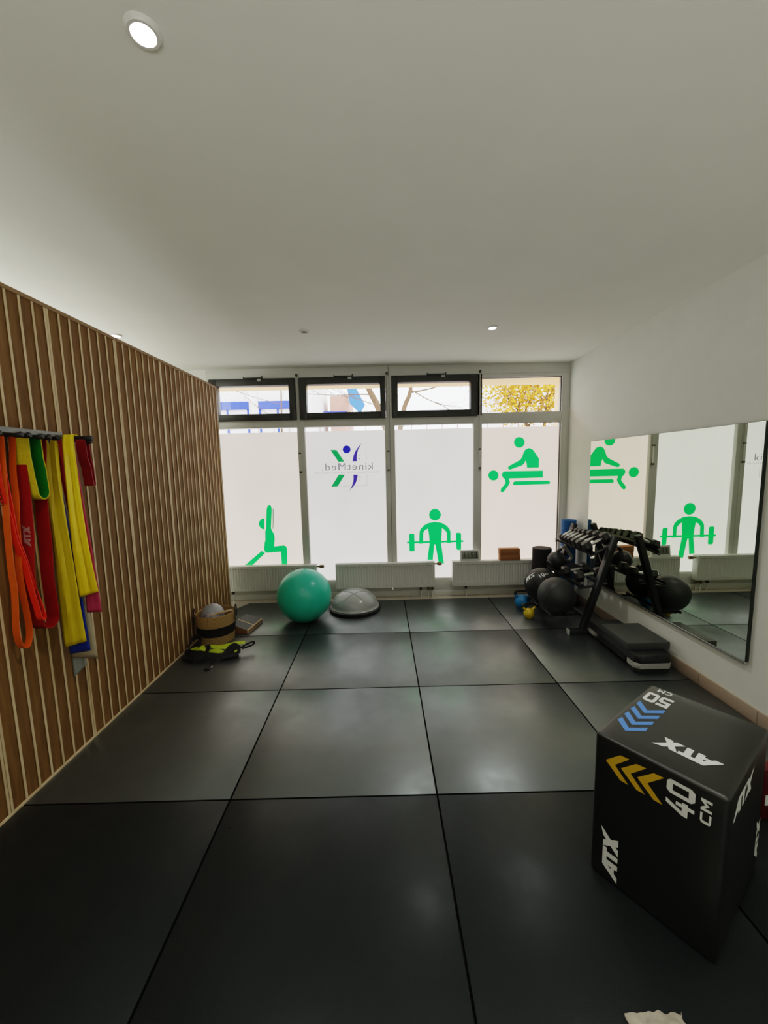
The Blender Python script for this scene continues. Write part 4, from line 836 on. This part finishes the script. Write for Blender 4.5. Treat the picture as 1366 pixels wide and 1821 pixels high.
def sheet_band(name, m, label, front, back, width, x0, amp=.004, th=.0015, parts=8, slant=0.0, ztop=1.872, ph=0.0, wtop=None):
    """flat latex strip folded over a peg: (y, z) polyline front bottom -> top -> back bottom"""
    pts = [(p[0], p[1]) for p in front] + [(p[0], p[1]) for p in back]
    P3 = wav([(0, p[0], p[1]) for p in pts], 60); rings = []; N = len(P3); vs = []
    for i, p in enumerate(P3):
        u = (p.z - min(q[1] for q in pts)) / (ztop - min(q[1] for q in pts)); wd = (wtop or width) * u + width * (1 - u) if wtop else width
        for k in range(parts + 1):
            s = k / parts; fold = amp * math.sin(s * 9 + ph + p.z * 2.2) * (.4 + .6 * u) + amp * .5 * math.sin(s * 17 + p.z * 5)
            zz = p.z + (slant * (s - .5) * (1 if i < N / 2 else -.3) * max(0, 1 - u * 4))
            vs.append((x0 + wd * s + .003 * math.sin(p.z * 7 + ph), p.y + fold, zz))
    n = parts + 1; fs = [[i * n + k, i * n + k + 1, (i + 1) * n + k + 1, (i + 1) * n + k] for i in range(N - 1) for k in range(parts)]
    mb = MB().add(vs, fs); o = mb.build(name, M[m]); md = o.modifiers.new('thickness', 'SOLIDIFY'); md.thickness = th
    tag(o, label, 'exercise band', 'bands hanging on the partition'); return o
sheet_band('latex_band', 'band_yellow', 'long mustard yellow latex band, its hem just above the blue end', [(2.118, .690), (2.112, 1.0), (2.118, 1.4), (2.128, 1.7), (2.139, 1.840)], [(2.152, 1.8535), (2.165, 1.840), (2.172, 1.5), (2.175, .95)], .128, BX, .006, slant=.035, wtop=.075)
sheet_band('latex_band', 'band_lemon', 'bright yellow latex band draped over the peg end, ending above the pink one', [(2.124, .978), (2.118, 1.2), (2.122, 1.5), (2.126, 1.74), (2.133, 1.842)], [(2.152, 1.861), (2.168, 1.846), (2.168, 1.842)], .106, -1.706, .006, slant=.028, ph=1.0, wtop=.052)
sheet_band('latex_band', 'band_red', 'narrow red latex band glimpsed between the two yellow bands', [(2.168, 1.19), (2.163, 1.4), (2.150, 1.7), (2.1405, 1.842)], [(2.152, 1.8525), (2.1635, 1.842), (2.190, 1.5), (2.192, 1.2)], .046, -1.764, .002, ph=2)
sheet_band('latex_band', 'band_blue', 'deep blue latex band, its end showing under the mustard band', [(2.147, .630), (2.146, 1.0), (2.143, 1.4), (2.1410, 1.840)], [(2.152, 1.8515), (2.163, 1.840), (2.180, 1.5), (2.181, .9)], .120, BX + .001, .001, slant=.02, ph=.5, wtop=.055)
sheet_band('latex_band', 'band_beige', 'beige latex band behind the blue end, with a wide straight hem', [(2.160, .588), (2.160, .9), (2.155, 1.4), (2.144, 1.78), (2.1415, 1.840)], [(2.152, 1.8510), (2.1625, 1.840), (2.176, 1.6), (2.178, 1.4)], .158, BX - .008, .001, slant=-.012, ph=.9, wtop=.05)
sheet_band('latex_band', 'band_pink', 'pink latex band peeping out below the bright yellow band', [(2.158, .862), (2.156, 1.1), (2.150, 1.5), (2.143, 1.78), (2.1415, 1.840)], [(2.152, 1.8510), (2.1625, 1.840), (2.1635, 1.835)], .084, -1.700, .002, ph=.2, wtop=.045)
sheet_band('latex_band', 'band_silver', 'silver grey latex strip hanging lowest, crumpled end below the beige hem', [(2.166, .505), (2.170, .62), (2.172, .9), (2.165, 1.4), (2.1425, 1.840)], [(2.152, 1.8505), (2.1615, 1.840), (2.176, 1.7), (2.180, 1.5)], .088, BX - .012, .004, slant=.085, ph=1.3, wtop=.05)

# ------------------------------------------------------------------ outside
struct('exterior_ground', MB().box((-30, YW + .12, -.6), (40, 60, -.15)), M['street'])
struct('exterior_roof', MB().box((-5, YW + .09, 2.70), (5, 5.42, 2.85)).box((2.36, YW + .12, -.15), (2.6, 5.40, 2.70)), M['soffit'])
def bld(name, label, boxes, m): 
    mb = MB()
    for lo, hi in boxes: mb.box(lo, hi)
    t = thing(name, label, 'building', ((boxes[0][0][0] + boxes[0][1][0]) / 2, boxes[0][0][1], -.15)); mb.build('wall', M[m], t, t.location); return t
t = bld('apartment_building', 'white building with blue shutter boxes seen through the first transom', [((-22, 20, -.15), (-3.4, 26, 9))], 'facade'); o = t.location.copy()
for x0, x1 in ((-7.95, -6.55), (-6.05, -4.35)):
    f = MB().box((x0, 19.86, 4.62), (x1, 20, 5.0)).build('shutter_box', M['shutter_blue'], t, o)
    a = x0 + (.28 if x0 < -7 else .0); b = x1 if x0 < -7 else x1 - .72
    w = MB().box((a, 19.94, 3.2), (a + .09, 20, 4.62)).box((b - .09, 19.94, 3.2), (b, 20, 4.62)).build('window_frame', M['shutter_blue'], t, o)
    MB().box((a + .34, 19.96, 3.2), (b - .1, 20, 4.62)).build('blind', M['blind'], t, o)
MB().box((-4.98, 19.96, 3.2), (-4.4, 20, 4.62)).build('blind', M['blind'], t, o)
t = bld('brick_building', 'reddish building with a blue panel seen through the second transom', [((-3.0, 24, -.15), (-1.9, 28, 5.9))], 'facade_pink'); o = t.location.copy()
MB().box((-3.4, 23.9, 4.6), (-2.0, 24, 5.0)).build('blue_ledge', M['shutter_blue'], t, o)
MB().prism([(-1.95, 6.4), (-1.45, 6.4), (-.9, 5.3), (-1.2, 4.8), (-1.8, 5.4)], Matrix(((1, 0, 0, 0), (0, 0, 1, 23.7), (0, 1, 0, 0), (0, 0, 0, 1))), .1).build('blue_panel', M['panel_blue'], t, o)
t = bld('grey_building', 'pale block behind the yellow tree, seen through the last window', [((8.6, 30, -.15), (13.5, 36, 9.5))], 'facade'); o = t.location.copy()
for z in (5.2, 6.3, 7.4): MB().box((8.5, 29.9, z), (13.3, 30, z + .5)).build('window_band', M['blind'], t, o)
# low wall and railing across the street
mb = MB()
for k in range(36): mb.box((-4 + k * .5, 13.0, 2.4), (-3.975 + k * .5, 13.03, 3.02))
mb.box((-4, 12.99, 3.0), (14, 13.04, 3.06)); mb.box((-4, 12.95, -.15), (14, 13.1, 2.42))
o = mb.build('street_railing', M['railing']); tag(o, 'thin dark railing on a wall outside, just above the frosted film', 'railing')
def branch(mb, p, d, L_, r, depth, rnd):
    n = 5; pts = [Vector(p)]; dd = Vector(d).normalized()
    for k in range(n): dd = (dd + Vector((rnd.uniform(-.13, .13), rnd.uniform(-.13, .13), rnd.uniform(-.06, .12)))).normalized(); pts.append(pts[-1] + dd * L_ / n)
    mb.tube(pts, [r * (1 - .5 * k / n) for k in range(n + 1)], 7)
    ends.append(pts[-1].copy()); ends.append(pts[3].copy())
    if depth > 0:
        for k in range(3):
            a = pts[2 + k]; v = (dd + Vector((rnd.uniform(-1, 1), rnd.uniform(-.8, .8), rnd.uniform(-.3, .5)))).normalized(); branch(mb, a, v, L_ * .62, r * .5, depth - 1, rnd)
ends = []
def tree(x, y, lean, seed, label, r=.16, h=3.4):
    global ends; ends = []; rnd = random.Random(seed); t = thing('street_tree', label, 'tree', (x, y, -.15)); mb = MB(); top = Vector((lean, 0, h))
    mb.tube([(0, 0, 0), top * .5, top], [r, r * .85, r * .7], 10); mb.build('trunk', M['bark'], t); mb = MB()
    for d in ((.25, 0, 1), (-.75, .2, .8), (.8, -.2, .75), (-.4, .3, .9)): branch(mb, top, d, 2.2, r * .45, 2, rnd)
    mb.build('branches', M['bark'], t); return t, list(ends)
def bare_tree(pts, rs, seed, label, tw):
    global ends; ends = []; rnd = random.Random(seed); o = pts[0]; t = thing('street_tree', label, 'tree', o)
    q = wav([Vector(p) - Vector(o) for p in pts], 40); n = len(q)
    MB().tube(q, [rs[0] + (rs[1] - rs[0]) * k / (n - 1) for k in range(n)], 10).build('trunk', M['bark'], t)
    mb = MB()
    for p, d, L_, r in tw: branch(mb, Vector(p) - Vector(o), Vector(d), L_, r, 2, rnd)
    mb.build('branches', M['bark'], t)
bare_tree([(.75, 9.5, -.15), (.35, 9.5, 1.8), (-.006, 9.5, 2.94), (-.27, 9.5, 3.5), (-.7, 9.5, 4.5)], (.11, .05), 3, 'bare tree leaning left, its trunk showing in the second transom', [((.06, 9.5, 2.72), (.25, 0, 1), 1.5, .028), ((-.2, 9.5, 3.35), (-1, .1, .12), 1.6, .016), ((-.5, 9.5, 4.1), (-1, .2, -.45), 1.8, .014), ((-.1, 9.5, 3.1), (-.9, .2, .3), 1.2, .012)])
bare_tree([(.20, 10.5, -.15), (.36, 10.5, 1.6), (.60, 10.5, 3.05), (.80, 10.5, 3.62), (.86, 10.5, 4.6)], (.085, .04), 11, 'bare forked tree outside the third transom', [((.78, 10.5, 3.55), (1, 0, .05), 1.5, .022), ((.82, 10.5, 3.62), (1, .1, -.5), 1.2, .016), ((.84, 10.5, 4.0), (1, .2, -.2), 2.2, .018)])
bare_tree([(-3.6, 13.5, -.15), (-3.4, 13.5, 2), (-3.3, 13.5, 4.6)], (.05, .02), 5, 'thin twiggy tree before the white building', [((-3.35, 13.5, 3.2), (-.8, 0, .35), 1.6, .012), ((-3.3, 13.5, 3.8), (-.9, 0, .2), 2.0, .012)])
t, en = tree(6.4, 16, .1, 21, 'tree with bright yellow autumn leaves outside the last window', .16, 2.6)
rnd = random.Random(4); mb = MB()
for e in en:
    for k in range(60):
        c = e + Vector((rnd.gauss(0, .45), rnd.gauss(0, .45), rnd.gauss(0, .45))); s = rnd.uniform(.05, .09); a = Vector((rnd.uniform(-1, 1), rnd.uniform(-1, 1), rnd.uniform(-1, 1))).normalized() * s; b = a.cross(Vector((rnd.uniform(-1, 1), .3, rnd.uniform(-1, 1)))).normalized() * s * .6
        mb.add([c - a, c + b, c + a, c - b], [[0, 1, 2, 3]])
mb.build('foliage', M['leaf_yellow'], t)

# ------------------------------------------------------------------ light
w = bpy.data.worlds.new('overcast_sky'); bpy.context.scene.world = w; w.use_nodes = True
bg = w.node_tree.nodes['Background']; bg.inputs['Color'].default_value = (.95, .97, 1, 1); bg.inputs['Strength'].default_value = 5.5
def ceiling_fill(x, y, z, sx, sy, e, col=(.98, 1, .93)):
    l = bpy.data.lights.new('added_fill_light', 'AREA'); l.energy = e; l.shape = 'RECTANGLE'; l.size = sx; l.size_y = sy; l.color = col
    lo = bpy.data.objects.new('added_fill_light', l); C.objects.link(lo); lo.location = (x, y, z); lo.rotation_euler = (PI, 0, 0)
ceiling_fill(.2, -2.4, .9, 3.5, 1.6, 110)  # unseen fill added behind the camera to brighten the ceiling
ceiling_fill(-3.0, 2.6, 2.25, .5, 3.6, 34)  # unseen fill added behind the partition for the ceiling's left side
sc = bpy.context.scene
sc.view_settings.view_transform = 'Filmic'; sc.view_settings.look = 'Medium High Contrast'; sc.view_settings.exposure = 0; sc.view_settings.gamma = 1
sc.cycles.max_bounces = 8; sc.cycles.diffuse_bounces = 5; sc.cycles.glossy_bounces = 4; sc.cycles.transparent_max_bounces = 8
sc.cycles.caustics_reflective = False; sc.cycles.caustics_refractive = False; sc.cycles.sample_clamp_indirect = 4
sc.cycles.use_denoising = True
